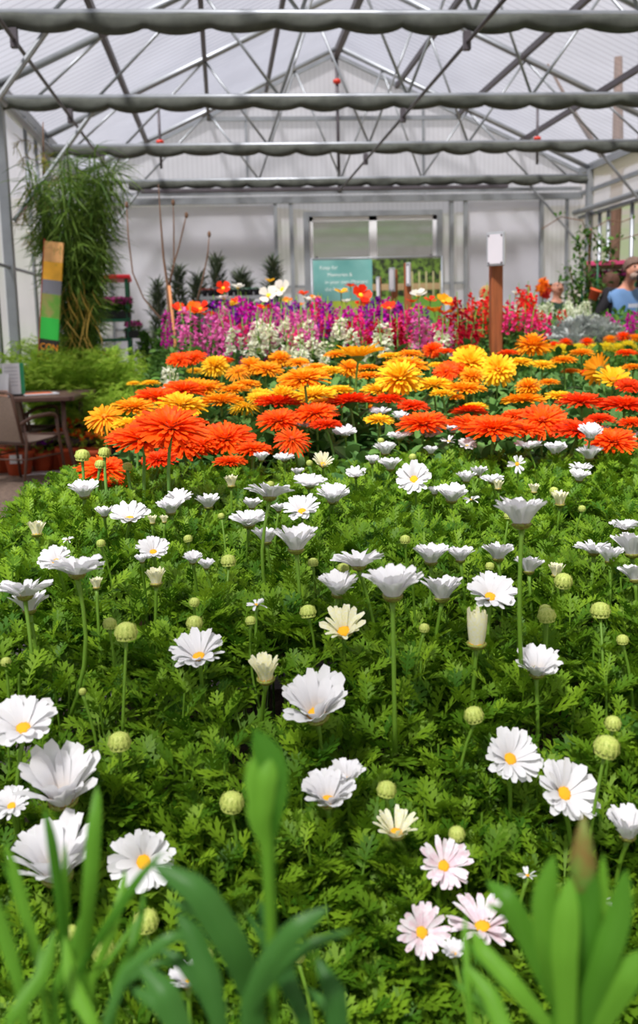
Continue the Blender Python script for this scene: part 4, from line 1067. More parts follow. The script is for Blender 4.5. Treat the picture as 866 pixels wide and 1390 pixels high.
# ================================================================== daisies
WP = mat('daisy_petal', (0.80, 0.80, 0.81), 0.55, transl=.28, spec=.25)
CP = mat('cream_petal', (0.86, 0.84, 0.50), 0.55, transl=.28, col2=(.86, .86, .72), nscale=30)
PP = mat('pink_tinged_petal', (0.86, 0.84, 0.86), 0.55, transl=.25, col2=(.82, .64, .70), nscale=9)
DISC = mat('daisy_disc', (0.95, 0.50, 0.015), 0.7, noise=.2, nscale=220, bump=.5)
CAL = mat('green_calyx', (0.22, 0.30, 0.04), 0.6, col2=(.16, .10, .02), nscale=40)
STEM = mat('green_stem', (0.13, 0.26, 0.02), 0.5, transl=.1)
BUDM = mat('bud_scales', (0.28, 0.40, 0.05), 0.6, col2=(.55, .58, .16), nscale=26)
BT = mat('bud_tip', (.66, .66, .20), 0.6, col2=(.74, .76, .42), nscale=30)


def petal(mb, az, r0, L_, w, e0, e1, twist=0.0, rnd=.5, z0=0.0, seg=5, tip=.55):
    """One petal leaving the rim at azimuth az; elevation runs from e0 (base) to e1 (tip) in degrees."""
    rr, z = r0, z0; vs = []; ca, sa = math.cos(az), math.sin(az)
    for i in range(seg + 1):
        t = i / seg
        ww = w * (.42 + .58 * math.sin(PI * min(1, t * .62 + .02) )) if t < .85 else w * tip * (1.15 - t)/.3 + w * .25
        el = math.radians(e0 + (e1 - e0) * t)
        for k, q in enumerate((-1, 0, 1)):
            lift = (.16 * ww if q else 0.0)
            nx = -math.sin(el) * lift; nzz = math.cos(el) * lift
            px_ = rr + nx; tw = twist * q * ww
            vs.append((ca * px_ - sa * q * ww * .5, sa * px_ + ca * q * ww * .5, z + nzz + tw))
        rr += math.cos(el) * L_ / seg; z += math.sin(el) * L_ / seg
    fs = []
    for i in range(seg):
        for k in range(2):
            a = i * 3 + k; fs.append((a, a + 1, a + 4, a + 3))
    mb.add(vs, fs, rnd)


def daisy_head(seed, e0, e1, n=20, L_=.40, w=.142, m=WP, missing=0.0, spread=8):
    random.seed(seed); mb = MB()
    for ring in range(2):
        for k in range(n // (1 if ring == 0 else 2)):
            if random.random() < missing: continue
            nn = n // (1 if ring == 0 else 2)
            petal(mb, 2 * PI * (k + .5 * ring + random.uniform(-.28, .28)) / nn, .10 - .02 * ring, L_ * random.uniform(.86, 1.08), w * random.uniform(.8, 1.15), e0 + random.uniform(-spread, spread) + 8 * ring, e1 + random.uniform(-spread, spread) * 1.4 + 10 * ring, random.uniform(-.3, .3), random.random(), .0 + .006 * ring)
    return mb.mesh('petals', m)


def disc_mesh():
    random.seed(3); mb = MB(); n = 20; vs = []
    prof = [(.02, .050), (.05, .047), (.08, .038), (.100, .022), (.104, .004), (.08, -.01)]
    mb.lathe(prof[::-1], n, jitter=.05)
    for k in range(70):
        a = k * 2.39996; r = .100 * math.sqrt(k / 70); mb.ball((math.cos(a) * r, math.sin(a) * r, .045 - 1.8 * r * r), .010, 5, 4)
    return mb.mesh('disc', DISC)


def calyx_mesh():
    mb = MB(); mb.lathe([(.012, -.085), (.05, -.078), (.10, -.05), (.136, -.012), (.138, .010), (.115, .016), (.06, .01)], 18, jitter=.04)
    for k in range(26):
        a = 2 * PI * k / 26; c, s = math.cos(a), math.sin(a); w = .016
        for r0, z0, r1, z1 in ((.102, -.055, .146, .012),):
            mb.add([(c * r0 - s * w, s * r0 + c * w, z0), (c * r0 + s * w, s * r0 - c * w, z0), (c * r1, s * r1, z1)], [(0, 1, 2)])
    return mb.mesh('calyx', CAL)


DM, CX = disc_mesh(), calyx_mesh()
HEADS = {
    'cup': [daisy_head(s, 62, 26) for s in range(7)],
    'tight': [daisy_head(20 + s, 66, 34, 18, .44) for s in range(3)],
    'flat': [daisy_head(30 + s, 38, 6, 22) for s in range(4)],
    'open': [daisy_head(40 + s, 42, 8, 20) for s in range(6)],
    'young': [daisy_head(50 + s, 78, 52, 16, .33, .085, CP, spread=6) for s in range(4)],
    'tall': [daisy_head(60, 80, 92, 17, .46, .085, CP, spread=4)],
    'pink': [daisy_head(70 + s, 34, 10, 17, .42, .12, PP, .1) for s in range(3)],
    'torn': [daisy_head(80, 20, -10, 15, .40, .12, WP, .35, 25)],
    'half': [daisy_head(90, 58, 34, 14, .36, .10, CP, .15)],
}
random.seed(5)


def bud_meshes():
    mb = MB(); n = 18; prof = []
    for i in range(9):
        a = PI * i / 8; prof.append((max(.002, math.sin(a) * .5), -.42 * math.cos(a)))
    mb.lathe(prof, n, jitter=.03)
    for j, (r, z) in enumerate(((.42, -.26), (.50, -.06), (.44, .16))):
        for k in range(12):
            a = 2 * PI * (k + .5 * j) / 12; c, s = math.cos(a), math.sin(a); w = .12
            mb.add([(c * r - s * w, s * r + c * w, z - .1), (c * r + s * w, s * r - c * w, z - .1), (c * (r * .9 + .02), s * (r * .9 + .02), z + .2), (c * (r + .05), s * (r + .05), z)], [(0, 1, 3), (1, 2, 3), (2, 0, 3)])
    top = MB()
    for k in range(14):
        a = 2 * PI * k / 14; petal(top, a, .34, .36, .20, 116, 172, 0, random.random(), .16, 4, .3)
    return mb.mesh('bud_scales', BUDM), top.mesh('petal_tips', BT)


BUD, BUDT = bud_meshes()


def yprof(y, tab): return float(np.interp(y, [a for a, b in tab], [b for a, b in tab]))


DPROF = [(560, 2.55), (600, 2.25), (650, 1.8), (700, 1.50), (750, 1.28), (800, 1.16), (880, 1.05), (985, .97), (1075, .90), (1250, .82), (1330, .76)]


def stem_mesh(p0, p1, r, m=STEM, bend=.02):
    p0, p1 = np.array(p0, float), np.array(p1, float); o = RNG.normal(0, bend, 3) * [1, 1, 0]
    pts = [p0 * (1 - s) + p1 * s + o * math.sin(PI * s) for s in (0, .2, .4, .6, .8, .93, 1)]
    return MB().tube([tuple(q) for q in pts], [r * 1.1, r * 1.05, r, r, r * .95, r, r * 1.35], 7).mesh('stem', m)


def place_flower(kind, cat, lab, head, size, parts, tilt, stem_len, r, group=None, base_m=STEM, spin=None, sep=None):
    """Top-level Empty at the foot of the stem; parts: list of (name, mesh). tilt: (degrees, azimuth) of the head."""
    head = np.array(head); az = RNG.random() * 6.28
    ln = RNG.uniform(.0, .12) * stem_len
    foot = head - [math.cos(az) * ln + math.cos(tilt[1]) * math.sin(math.radians(tilt[0])) * stem_len * .25, math.sin(az) * ln + math.sin(tilt[1]) * math.sin(math.radians(tilt[0])) * stem_len * .25, stem_len]
    t = thing(kind, lab, cat, tuple(foot), 0, group)
    rel = head - foot
    a = math.radians(tilt[0]); axis = Vector((-math.sin(tilt[1]), math.cos(tilt[1]), 0))
    rot = Matrix.Rotation(a, 4, axis) @ Matrix.Rotation(RNG.random() * 6.28 if spin is None else spin, 4, 'Z')
    nrm = np.array(rot @ Vector((0, 0, 1)))
    for nm, me in parts:
        o = link(nm, me, t); o.matrix_local = Matrix.Translation(Vector(rel)) @ rot @ Matrix.Scale(size, 4)
    sp_ = rel - nrm * size * (sep if sep is not None else .07)
    link('stem', stem_mesh((0, 0, 0), sp_, r, base_m, stem_len * .06), t)
    return t


TOCAM = -PI / 2 - .08
# (x, y, width px, kind, tilt towards the camera deg, own label or None)
D = [
 (220,600,32,'cup',4,'small white daisy on a tall stem standing up against the big orange calendula'), (115,668,52,'cup',8,'white daisy below the two orange blooms at the path edge'), (142,697,34,'cup',0,None), (176,699,60,'open',16,'broad white daisy showing a thin yellow line of disc, over the path-side clump'),
 (50,722,34,'young',-5,'greenish half-open daisy leaning out over the dark path'), (232,691,48,'cup',4,None), (244,676,42,'open',16,None), (283,684,44,'cup',0,'neat cup-shaped daisy alone above the leaves below the orange blooms, path side'),
 (207,708,18,'young',0,None), (223,707,16,'young',0,None), (92,731,16,'torn',10,None), (415,577,28,'flat',0,None), (468,587,38,'open',12,None), (355,622,28,'cup',0,None), (386,622,32,'open',8,None), (314,657,26,'young',0,'cream half-open daisy under the orange blooms'),
 (438,631,28,'half',30,None), (404,642,24,'cup',0,None), (420,655,50,'open',10,None), (366,668,72,'flat',-8,'wide white daisy leaning away, seen from the side below the orange blooms'), (452,675,54,'cup',14,'white cup daisy with two dabs of yellow, on an upright stem amid the bed'),
 (342,686,34,'cup',0,None), (378,691,26,'cup',0,None), (338,707,60,'open',4,None), (410,695,56,'open',28,'white daisy tilted forward with yellow disc peeping between petals, in mid-bed'), (362,731,50,'cup',-8,None), (402,738,78,'cup',0,'large white cup daisy whose petals overlap its neighbour, in mid-bed'),
 (483,643,34,'open',12,None), (523,612,40,'cup',0,None), (505,626,26,'cup',10,None), (530,633,40,'cup',0,None), (562,651,54,'open',52,'white daisy facing the camera with full round orange disc, behind mid-bed'), (543,592,38,'flat',0,None), (516,559,34,'flat',4,None), (543,567,28,'cup',10,None), (583,588,38,'open',34,'small white daisy with wide yellow disc beneath the orange calendula'),
 (487,761,78,'flat',-3,'wide flat white daisy seen edge-on, alone in mid-bed'), (615,585,26,'cup',0,None), (585,613,26,'cup',0,None), (609,597,22,'torn',10,None), (634,603,30,'open',24,None), (674,596,26,'cup',0,None), (717,605,42,'flat',0,None), (754,612,40,'cup',0,None), (801,590,44,'cup',12,None), (818,585,26,'cup',0,None),
 (800,618,44,'cup',0,None), (788,635,36,'flat',4,None), (786,648,36,'cup',10,None), (702,630,26,'torn',75,'ragged white daisy turned sideways with petals missing'), (633,650,34,'cup',0,None), (650,642,30,'cup',0,None), (668,651,38,'flat',0,None), (676,661,22,'young',0,None), (725,666,20,'young',0,None), (760,681,32,'young',6,None),
 (858,590,32,'flat',0,None), (855,605,28,'young',0,None), (613,674,54,'cup',6,'white cup daisy just behind the very large one'), (708,702,92,'cup',-2,'very large white cup daisy on the tallest bare stem'), (848,714,46,'flat',0,None), (590,668,26,'cup',0,None), (640,676,24,'torn',0,None),
 (105,771,88,'flat',-4,'large white daisy with downswept side petals beside the dark path'), (76,763,50,'open',35,'white daisy with a dab of yellow overlapped by the large one by the path'), (34,801,84,'flat',-6,'wide flat white daisy at the path edge, upper of an overlapping pair'), (40,822,66,'cup',-4,'white cup daisy at the path edge, lower of an overlapping pair'),
 (208,750,50,'open',26,'white daisy with orange disc showing, beside a thick green stem'), (193,760,26,'cup',0,None), (262,760,34,'cup',8,None), (280,768,30,'cup',0,None), (212,788,38,'young',0,'cream daisy with short upright petals and green cup beneath the orange-disc daisy'), (131,795,24,'young',0,None),
 (270,884,86,'open',22,'open white daisy with yellow centre alone in the leaves, path side'), (460,799,72,'cup',4,'white cup daisy beside the largest mid-bed bloom'), (467,858,58,'half',30,'half-open daisy with gappy upright petals and yellow centre'), (361,916,56,'young',6,'cream daisy with short gappy upright petals, in the leaves'),
 (533,799,96,'cup',0,'very large white cup daisy with broad petals, mid-bed'), (585,757,62,'cup',0,None), (625,756,46,'cup',0,None), (676,753,56,'cup',-4,None), (718,771,52,'cup',-8,None), (600,805,74,'cup',-6,'wide white daisy touching the very large mid-bed bloom'), (665,811,76,'open',30,'white daisy with full orange disc, beside the tall bare stem'),
 (755,778,30,'young',0,None), (647,870,36,'tall',0,'tall narrow cream daisy not yet opened'), (728,905,80,'cup',16,'rounded white cup daisy low in the leaves with a dab of yellow'), (806,745,58,'flat',-2,None), (828,757,50,'cup',-4,None), (858,748,46,'tight',-6,None), (862,782,54,'cup',-10,'white daisy half cut by the photo edge, nearest of its cluster'),
 (32,990,102,'open',26,'large white daisy with orange disc by the photo edge, beside a round bud'), (86,1076,94,'tight',14,'white daisy with upright fanned petals behind the grass blades'), (16,1089,60,'open',22,'white daisy cut by the photo edge just behind the grass blades'), (78,1178,100,'tight',12,'blurred white daisy seen through the grass blades'),
 (195,1170,98,'open',56,'white daisy tilted to show its orange disc, beside the grass blades'), (430,971,80,'tight',26,'tall rounded white daisy with a spot of yellow, above the dark green spear leaf'), (470,1054,62,'cup',8,'white daisy just behind another one at the spear leaf'), (445,1079,92,'cup',14,'white daisy partly hidden by the blurred spear leaf'),
 (538,1126,58,'half',14,'small cream daisy with sparse upright petals over the dark leaves'), (602,1176,76,'pink',42,'pink-tinged white daisy with small orange disc, above a pair of daisies'), (572,1266,78,'pink',48,'pink-tinged daisy with gaps between petals and yellow centre'), (655,1249,100,'pink',10,'pink-tinged wide daisy beside the gappy one'),
 (692,1031,86,'open',42,'creamy white daisy with broad orange disc, upper of a slanting pair'), (765,1078,98,'open',44,'white daisy with broad orange disc, lower of a slanting pair'), (852,1130,52,'tight',0,'bright white daisy cut by the photo edge above the broad leaves'), (716,1186,26,'torn',0,'single white petals poking out above the broad blurred leaves'), (815,1222,34,'torn',10,'white petals glimpsed behind the broad blurred leaves'), (385,1290,22,'tight',0,'sliver of a white daisy beside the crossing blade'), (616,1292,40,'cup',10,'white daisy just below the pink-tinged pair'),
 (348,818,30,'torn',0,None), (255,1330,60,'cup',10,None),
]
BUDS = [(171,857,30,'round pale bud on its own stem, path side of mid-bed'), (149,846,18,None), (264,845,22,None), (264,817,14,None), (418,830,22,'smooth green bud below the wide cup daisy'), (340,842,14,None), (310,761,20,None), (425,763,14,None), (466,771,16,None), (550,732,14,None), (367,657,10,None), (517,598,9,None), (560,620,10,None), (752,666,12,None), (765,788,24,'yellowish opening bud beneath the daisy cluster'), (742,835,24,'green bud with a second one above, amid the leaves'),
 (740,827,16,None), (815,828,26,'pale scaly bud low in the leaves, under the edge cluster'), (643,970,26,'flat green bud beneath the unopened cream daisy'), (162,1006,30,'yellow-topped bud beside the large edge daisy'), (315,1088,32,'yellow-tipped bud beside the blurred spear leaf'), (198,1249,34,'pale bud under the tilted orange-disc daisy'), (140,1288,32,'blurred pale bud at the foot of the grass blades'), (525,1071,26,'yellow-green bud beside the overlapping pair of daisies'),
 (824,1013,34,'pale yellow bud above the slanting pair, near the edge'), (832,981,22,None), (137,737,12,None), (255,731,12,None), (8,898,14,None), (576,852,14,None), (665,768,12,None), (620,1131,22,None), (112,938,10,None), (690,700,12,None), (300,700,9,None), (845,868,16,None), (280,1296,20,None), (405,1296,20,None), (96,1265,20,None), (560,788,10,None), (790,690,10,None)]

BANDS = [(606, 'backmost daisy row, touching the orange blooms'), (640, 'second daisy row from the back'), (672, 'third daisy row from the back'), (700, 'fourth daisy row from the back'), (745, 'fifth daisy row from the back'), (790, 'sixth daisy row from the back'), (880, 'seventh daisy row from the back'), (2000, 'nearest daisy rows')]
LOOK = {'cup': 'white cup-shaped daisy', 'tight': 'white upright-petalled daisy', 'flat': 'flat-spread white daisy', 'open': 'open white daisy', 'young': 'half-open cream daisy', 'torn': 'ragged white daisy', 'half': 'gappy cream daisy', 'tall': 'narrow cream daisy', 'pink': 'pink-tinged daisy', 'bud': 'round green daisy bud'}


def auto_labels(rows, xy, key, own, fmt):
    """Ordinal labels within bands: rows are item indices."""
    out = {}; by = {}
    for i in rows:
        if own(i): out[i] = own(i); continue
        by.setdefault(key(i), []).append(i)
    for k, ids in by.items():
        ids.sort(key=lambda i: xy(i)[0])
        for n_, i in enumerate(ids): out[i] = fmt(k, n_, len(ids))
    return out


def bandof(y, bands):
    for lim, nm in bands:
        if y < lim: return nm


dl_ = auto_labels(range(len(D)), lambda i: D[i], lambda i: (LOOK[D[i][3]], bandof(D[i][1], BANDS)), lambda i: D[i][5],
                  lambda k, n_, tot: '%s, %s' % (k[0], k[1]) + ('' if tot == 1 else ', %s such from the path' % ordw(n_)))
counter = {}
FOL_PTS = []
for i, (x, y, wd, kind, tl, _) in enumerate(D):
    z = yprof(y, DPROF); s = wd * z / FPX
    hi = .068 if kind not in ('young', 'half', 'tall') else .05
    if s > hi: z = hi * FPX / wd; s = hi
    span = {'cup': .92, 'tight': .62, 'flat': 1.0, 'open': .98, 'young': .60, 'tall': .36, 'pink': .98, 'torn': .95, 'half': .66}[kind]
    P0 = at_depth(x, y + (wd * .10 if tl < 25 else 0), z); size = s / span
    FOL_PTS.append((P0, kind))
    hs_ = HEADS[kind]; k = counter.get(kind, 0); counter[kind] = k + 1
    parts = [('petals', hs_[k % len(hs_)]), ('disc', DM), ('calyx', CX)]
    az = TOCAM + RNG.uniform(-.35, .35)
    if x > 800: az -= .3
    tlen = (.16 if wd > 45 else .13) if y < 1100 else .14
    place_flower('daisy', 'flower', dl_[i], P0, size, parts, (abs(tl) + RNG.uniform(0, 4), az if tl >= 0 else az + PI), tlen, .0017 + size * .008, 'white daisies in the bed')
bl_ = auto_labels(range(len(BUDS)), lambda i: BUDS[i], lambda i: ('round green daisy bud', bandof(BUDS[i][1], BANDS)), lambda i: BUDS[i][3],
                  lambda k, n_, tot: 'small %s, %s' % k + ('' if tot == 1 else ', %s such from the path' % ordw(n_)))
for i, (x, y, wd, _) in enumerate(BUDS):
    z = yprof(y, DPROF) * .99; s = wd * z / FPX
    if s > .022: z = .022 * FPX / wd; s = .022
    P0 = at_depth(x, y, z)
    place_flower('daisy_bud', 'flower bud', bl_[i], P0, s, [('bud_scales', BUD), ('petal_tips', BUDT)], (RNG.uniform(0, 14), RNG.random() * 6), .11, .0016, 'daisy buds in the bed', sep=.4)

# ---------------------------------------------------------------- daisy foliage
LG = shade_leaf('daisy_leaf', (0.050, 0.15, 0.008), (0.25, 0.42, 0.02), .35, .5)
FY = [.15, .30, .45, .60, .71, .78, .86, .93, 1.0, 1.1, 1.3, 1.8, 2.3]
FZ = [.62, .63, .66, .715, .775, .82, .855, .895, .933, .963, .983, .995, .999]
def fol_z(Y): return np.interp(Y, FY, FZ)
def left_edge(Y): return np.interp(Y, [.2, .8, 1.1, 2.3], [-.44, -.43, -.45, -.46])
def right_edge(Y): return .40 + Y * .62
tm = [daisy_leaf(.30, s) for s in range(5)] + [daisy_leaf(.05, 9)]
allp = []; area = 0
nshoot = 3500
Ys_ = .14 + 2.12 * RNG.random(nshoot * 2) ** .85; Xs = RNG.uniform(-.5, 1.9, nshoot * 2)
ok = (Xs > left_edge(Ys_) + .03) & (Xs < right_edge(Ys_)); Xs, Ys_ = Xs[ok][:nshoot], Ys_[ok][:nshoot]
Xs = np.concatenate([Xs, RNG.uniform(-.42, .6, 900)]); Ys_ = np.concatenate([Ys_, RNG.uniform(.5, .92, 900)])
Zt = fol_z(Ys_) + .016 * np.sin(Xs * 14 + 2 * np.sin(Ys_ * 6)) * np.cos(Ys_ * 11) + RNG.normal(0, .010, len(Xs))
Zt -= .10 * np.clip((left_edge(Ys_) + .10 - Xs) / .10, 0, 1) ** 2
for li, (tv, tf) in enumerate(tm):
    sel = np.arange(len(Xs)) % len(tm) == li if False else np.ones(len(Xs), bool)
    k = 2 if li < 4 else 1
    n = len(Xs) * k
    bx_ = np.repeat(Xs, k) + RNG.normal(0, .006, n); by_ = np.repeat(Ys_, k) + RNG.normal(0, .006, n)
    t_ = RNG.random(n); zz = np.repeat(Zt, k) - .012 - t_ * .075
    el = 75 - 55 * t_ ** .8 + RNG.normal(0, 12, n); az = RNG.random(n) * 2 * PI; e = np.radians(el)
    d = np.stack([np.cos(az) * np.cos(e), np.sin(az) * np.cos(e), np.sin(e)], 1)
    sc = (.027 + .034 * t_ ** .6) * RNG.uniform(.8, 1.25, n)
    pos = np.stack([bx_, by_, zz - sc * np.sin(e) * .35], 1)
    allp.append(scatter(tv, tf, pos, d, RNG.uniform(-.6, .6, n), sc, np.clip(RNG.random(n) * .8 + .25 * np.repeat(RNG.random(len(Xs)), k) - .1, 0, 1)))
V, F, R = merge(allp)
o = link('daisy_foliage', big_mesh('daisy_foliage', V, F, R, LG)); o['kind'] = 'stuff'; o['label'] = 'dense bright green cut-leaved daisy foliage filling the bench'
# green shoots stems + dark understorey so that no bare bench shows
sm = MB()
for i in range(0, len(Xs), 2):
    sm.tube([(Xs[i] + random.uniform(-.02, .02), Ys_[i] + random.uniform(-.02, .02), Zt[i] - .20), (Xs[i], Ys_[i], Zt[i] - .02)], [.0022, .0014], 4, False)
o = sm.build('daisy_shoots', STEM, None, True); o['kind'] = 'stuff'; o.name = 'daisy_foliage_stems'

# ---------------------------------------------------------------- calendulas
COLS = {'O': ((.93, .060, .003), (.98, .16, .006)), 'R': ((.85, .030, .004), (.93, .09, .006)), 'G': ((.95, .30, .006), (1.0, .46, .015)), 'Y': ((.96, .50, .008), (1.0, .66, .03)), 'L': ((.85, .72, .02), (.95, .82, .08))}
PM = {k: shade_leaf('calendula_petals_' + {'O': 'orange', 'R': 'red', 'G': 'golden', 'Y': 'yellow', 'L': 'lemon'}[k], a, b_, .30) for k, (a, b_) in COLS.items()}
CCM = {'O': mat('calendula_eye_orange', (.45, .05, .005), .8, noise=.3, nscale=150), 'G': mat('calendula_eye_golden', (.75, .22, .005), .8, noise=.3, nscale=150)}


def cal_head(seed, style, m):
    random.seed(seed); mb = MB()
    if style == 'flat': rings = [(.13, .37, .065, 4, -14, 30), (.12, .35, .065, 12, -4, 30), (.10, .31, .06, 22, 4, 28), (.08, .25, .055, 34, 14, 24), (.06, .18, .05, 48, 26, 18), (.035, .12, .04, 62, 45, 12)]
    elif style == 'pom': rings = [(.10, .30, .075, -28, -50, 22), (.12, .34, .075, -4, -30, 24), (.11, .34, .07, 18, -12, 24), (.09, .33, .07, 36, 6, 22), (.07, .31, .065, 52, 20, 18), (.05, .28, .06, 66, 38, 14), (.02, .25, .05, 80, 62, 8)]
    elif style == 'shag': rings = [(.12, .40, .05, -5, -50, 24), (.11, .38, .05, 5, -30, 24), (.09, .32, .05, 20, -10, 20), (.06, .22, .045, 40, 15, 16), (.03, .14, .04, 60, 40, 10)]
    else: rings = [(.11, .40, .09, 30, 6, 20), (.09, .36, .085, 40, 18, 18), (.06, .20, .06, 55, 40, 12)]       # single
    for ri, (r0, L_, w, e0, e1, n) in enumerate(rings):
        for k in range(n):
            petal(mb, 2 * PI * (k + random.uniform(-.4, .4) + .5 * ri) / n, r0, L_ * random.uniform(.85, 1.12), w * random.uniform(.85, 1.15), e0 + random.uniform(-6, 6), e1 + random.uniform(-10, 10), random.uniform(-.2, .2), random.random() * .8 + .05 * ri, .012 * ri, 4, .8)
    return mb.mesh('petals', m)


def cal_eye(m):
    return MB().lathe([(.06, 0), (.09, .05), (.07, .085), (.03, .095), (.004, .09)], 14, jitter=.08).mesh('eye', m)


def cal_cup():
    mb = MB(); mb.lathe([(.012, -.10), (.06, -.085), (.11, -.04), (.13, .0), (.08, .01)], 14)
    for k in range(16):
        a = 2 * PI * k / 16; c, s = math.cos(a), math.sin(a); w = .018; mb.add([(c * .10 - s * w, s * .10 + c * w, -.05), (c * .10 + s * w, s * .10 - c * w, -.05), (c * .19, s * .19, .0)], [(0, 1, 2)])
    return mb.mesh('calyx', mat('calendula_calyx', (.10, .20, .04), .6))


CH = {}
for c in COLS:
    for stl, ns in (('flat', 2), ('pom', 2), ('shag', 1), ('single', 1)):
        CH[c, stl] = [cal_head(hash_ + 13 * len(CH), stl, PM[c]) for hash_ in range(ns)]
EYE = {c: cal_eye(CCM['O' if c in 'OR' else 'G']) for c in COLS}; CUP = cal_cup()
CSTEM = mat('calendula_stem', (.13, .28, .05), .6)
# x, y, width px, colour, style, tilt (deg, 0 up, + towards camera, - away), own label
C = [
 (262,487,34,'O','flat',20,'deep orange bloom highest at the path end, beside the white flower spikes'), (244,489,30,'O','flat',25,None), (292,498,36,'Y','pom',25,None), (305,490,22,'O','flat',10,None), (322,505,30,'G','shag',30,None), (341,498,32,'G','pom',20,None), (265,504,20,'Y','flat',10,None), (181,521,16,'Y','flat',0,None), (204,521,24,'Y','flat',0,'small flat yellow bloom at the path edge behind the big orange cluster'),
 (213,541,58,'O','flat',5,None), (250,531,56,'O','flat',5,None), (246,551,62,'Y','flat',12,'broad yellow bloom with spread petals over the big orange cluster'), (278,528,50,'G','flat',8,None), (300,546,56,'G','flat',0,None), (262,524,40,'G','flat',10,None), (332,554,38,'Y','shag',-10,None), (352,541,32,'Y','flat',15,None),
 (142,567,46,'G','shag',35,'shaggy golden bloom hanging out over the path'), (182,554,54,'G','flat',10,None), (205,562,30,'G','flat',5,None), (178,577,46,'Y','flat',0,None),
 (196,597,86,'O','flat',12,'huge deep orange bloom, path side of the front cluster'), (232,582,90,'O','flat',18,'huge deep orange bloom, upper of the front cluster'), (248,604,66,'O','flat',25,'deep orange bloom behind the tall-stemmed small daisy'), (215,624,44,'R','flat',10,None),
 (306,597,70,'O','flat',20,'wide orange bloom in the front row with petals spread evenly'), (276,604,46,'O','flat',10,None), (344,611,46,'O','flat',5,None), (312,628,40,'O','flat',0,None),
 (140,638,62,'O','flat',12,'orange bloom alone over the path, upper of two'), (152,659,38,'R','flat',0,'red-orange bloom over the path, lower of two'),
 (486,484,58,'Y','single',-4,'bright yellow bloom standing highest, petals spread like a fan'), (474,501,32,'G','pom',10,None), (362,502,40,'G','flat',18,None), (380,489,32,'G','pom',10,None), (405,493,28,'G','flat',10,None), (413,515,64,'G','flat',6,None), (446,505,36,'Y','flat',0,None), (383,538,36,'Y','pom',10,None), (425,538,56,'Y','flat',10,None), (460,531,36,'Y','flat',0,None), (356,536,32,'Y','flat',10,None),
 (377,549,60,'R','flat',-4,'red-orange bloom seen from its dark underside, path side of centre'), (378,572,54,'O','flat',15,None), (428,562,54,'O','flat',15,None), (475,547,62,'R','flat',-6,'flat red-orange bloom on a bare curved stem'), (396,597,44,'O','shag',35,'ragged orange bloom with hanging petals behind the small daisies'), (442,578,40,'R','flat',0,None),
 (528,484,26,'Y','flat',0,None), (556,482,32,'G','flat',5,None), (588,476,28,'O','pom',15,None), (573,484,18,'R','flat',10,None), (543,515,60,'Y','pom',18,'large domed yellow bloom among the flat ones, right above the small daisies'), (551,497,54,'G','flat',5,None), (515,531,46,'Y','flat',5,None), (588,524,52,'Y','flat',0,None), (594,497,24,'Y','flat',0,None),
 (528,543,38,'R','flat',0,None), (560,552,38,'R','flat',5,None), (574,576,62,'O','flat',10,None), (515,571,36,'Y','flat',5,None), (565,603,32,'O','flat',0,None), (606,505,30,'O','flat',35,None),
 (638,494,50,'Y','pom',40,'yellow pompom bloom facing the camera below the tallest post, path side of two'), (676,503,46,'Y','pom',50,'yellow pompom bloom facing the camera below the tallest post, second of two'), (640,513,32,'G','pom',20,None), (617,500,34,'O','flat',20,None), (723,471,46,'G','pom',4,'golden pompom bloom rising on its own stem above the broad leaves'), (737,496,28,'Y','flat',10,None), (632,529,48,'G','flat',0,None),
 (717,526,32,'G','pom',10,'small golden bloom stacked directly above a wider golden one'), (711,545,52,'G','flat',-4,'wide golden bloom with a smaller one stacked above it'), (760,539,36,'Y','flat',0,None), (790,547,58,'R','flat',4,'red-orange bloom on the broad-leaved clump beneath the stem gap'), (637,560,42,'R','flat',-10,'red-orange bloom backed by yellow petals'), (645,553,30,'Y','flat',0,None), (640,577,54,'O','flat',8,None), (670,583,72,'O','flat',6,'wide orange bloom touching another above the small daisies'), (737,572,58,'O','flat',30,None), (712,585,46,'O','flat',5,None),
 (785,586,66,'R','flat',4,None), (848,552,62,'R','flat',0,'red-orange bloom near the photo edge with a long curved stem'), (832,600,60,'O','flat',15,None), (690,604,28,'O','shag',20,None), (814,503,38,'G','single',-75,'golden bloom turned away, showing its green back'), (832,517,42,'Y','single',30,None), (853,524,32,'R','flat',20,None), (765,490,32,'G','flat',0,None), (790,480,30,'G','flat',0,None), (800,508,24,'O','flat',10,None), (750,612,26,'O','flat',0,None), (755,630,22,'R','flat',0,None), (725,606,26,'O','flat',0,None),
 (705,493,34,'Y','flat',5,None), (455,482,26,'G','flat',5,None), (430,500,30,'G','flat',5,None), (500,512,36,'G','flat',0,None), (335,523,34,'G','flat',5,None), (318,530,36,'G','flat',0,None), (395,525,36,'G','flat',5,None), (600,535,30,'Y','flat',0,None), (617,540,26,'G','flat',0,None), (660,492,26,'O','flat',0,None), (690,480,26,'O','flat',0,None), (858,575,36,'O','flat',0,None), (440,548,34,'G','flat',0,None), (345,570,24,'Y','flat',0,None), (500,500,26,'G','flat',0,None), (605,478,24,'O','flat',0,None), (850,480,26,'O','flat',0,None), (636,474,26,'G','flat',0,None), (860,500,30,'G','flat',0,None), (775,505,24,'G','flat',0,None), (745,520,26,'G','flat',0,None),
 (700,565,34,'O','flat',10,None), (500,555,26,'G','flat',0,None), (600,560,26,'O','flat',0,None), (815,570,36,'R','flat',0,None),
]
CPROF = [(455, 4.2), (480, 3.55), (500, 3.15), (530, 2.75), (560, 2.45), (590, 2.2), (615, 2.1), (660, 1.95)]
CW = {'O': 'orange', 'R': 'red-orange', 'G': 'golden', 'Y': 'yellow', 'L': 'lemon'}; SW = {'flat': 'flat double', 'pom': 'domed double', 'shag': 'shaggy', 'single': 'single'}
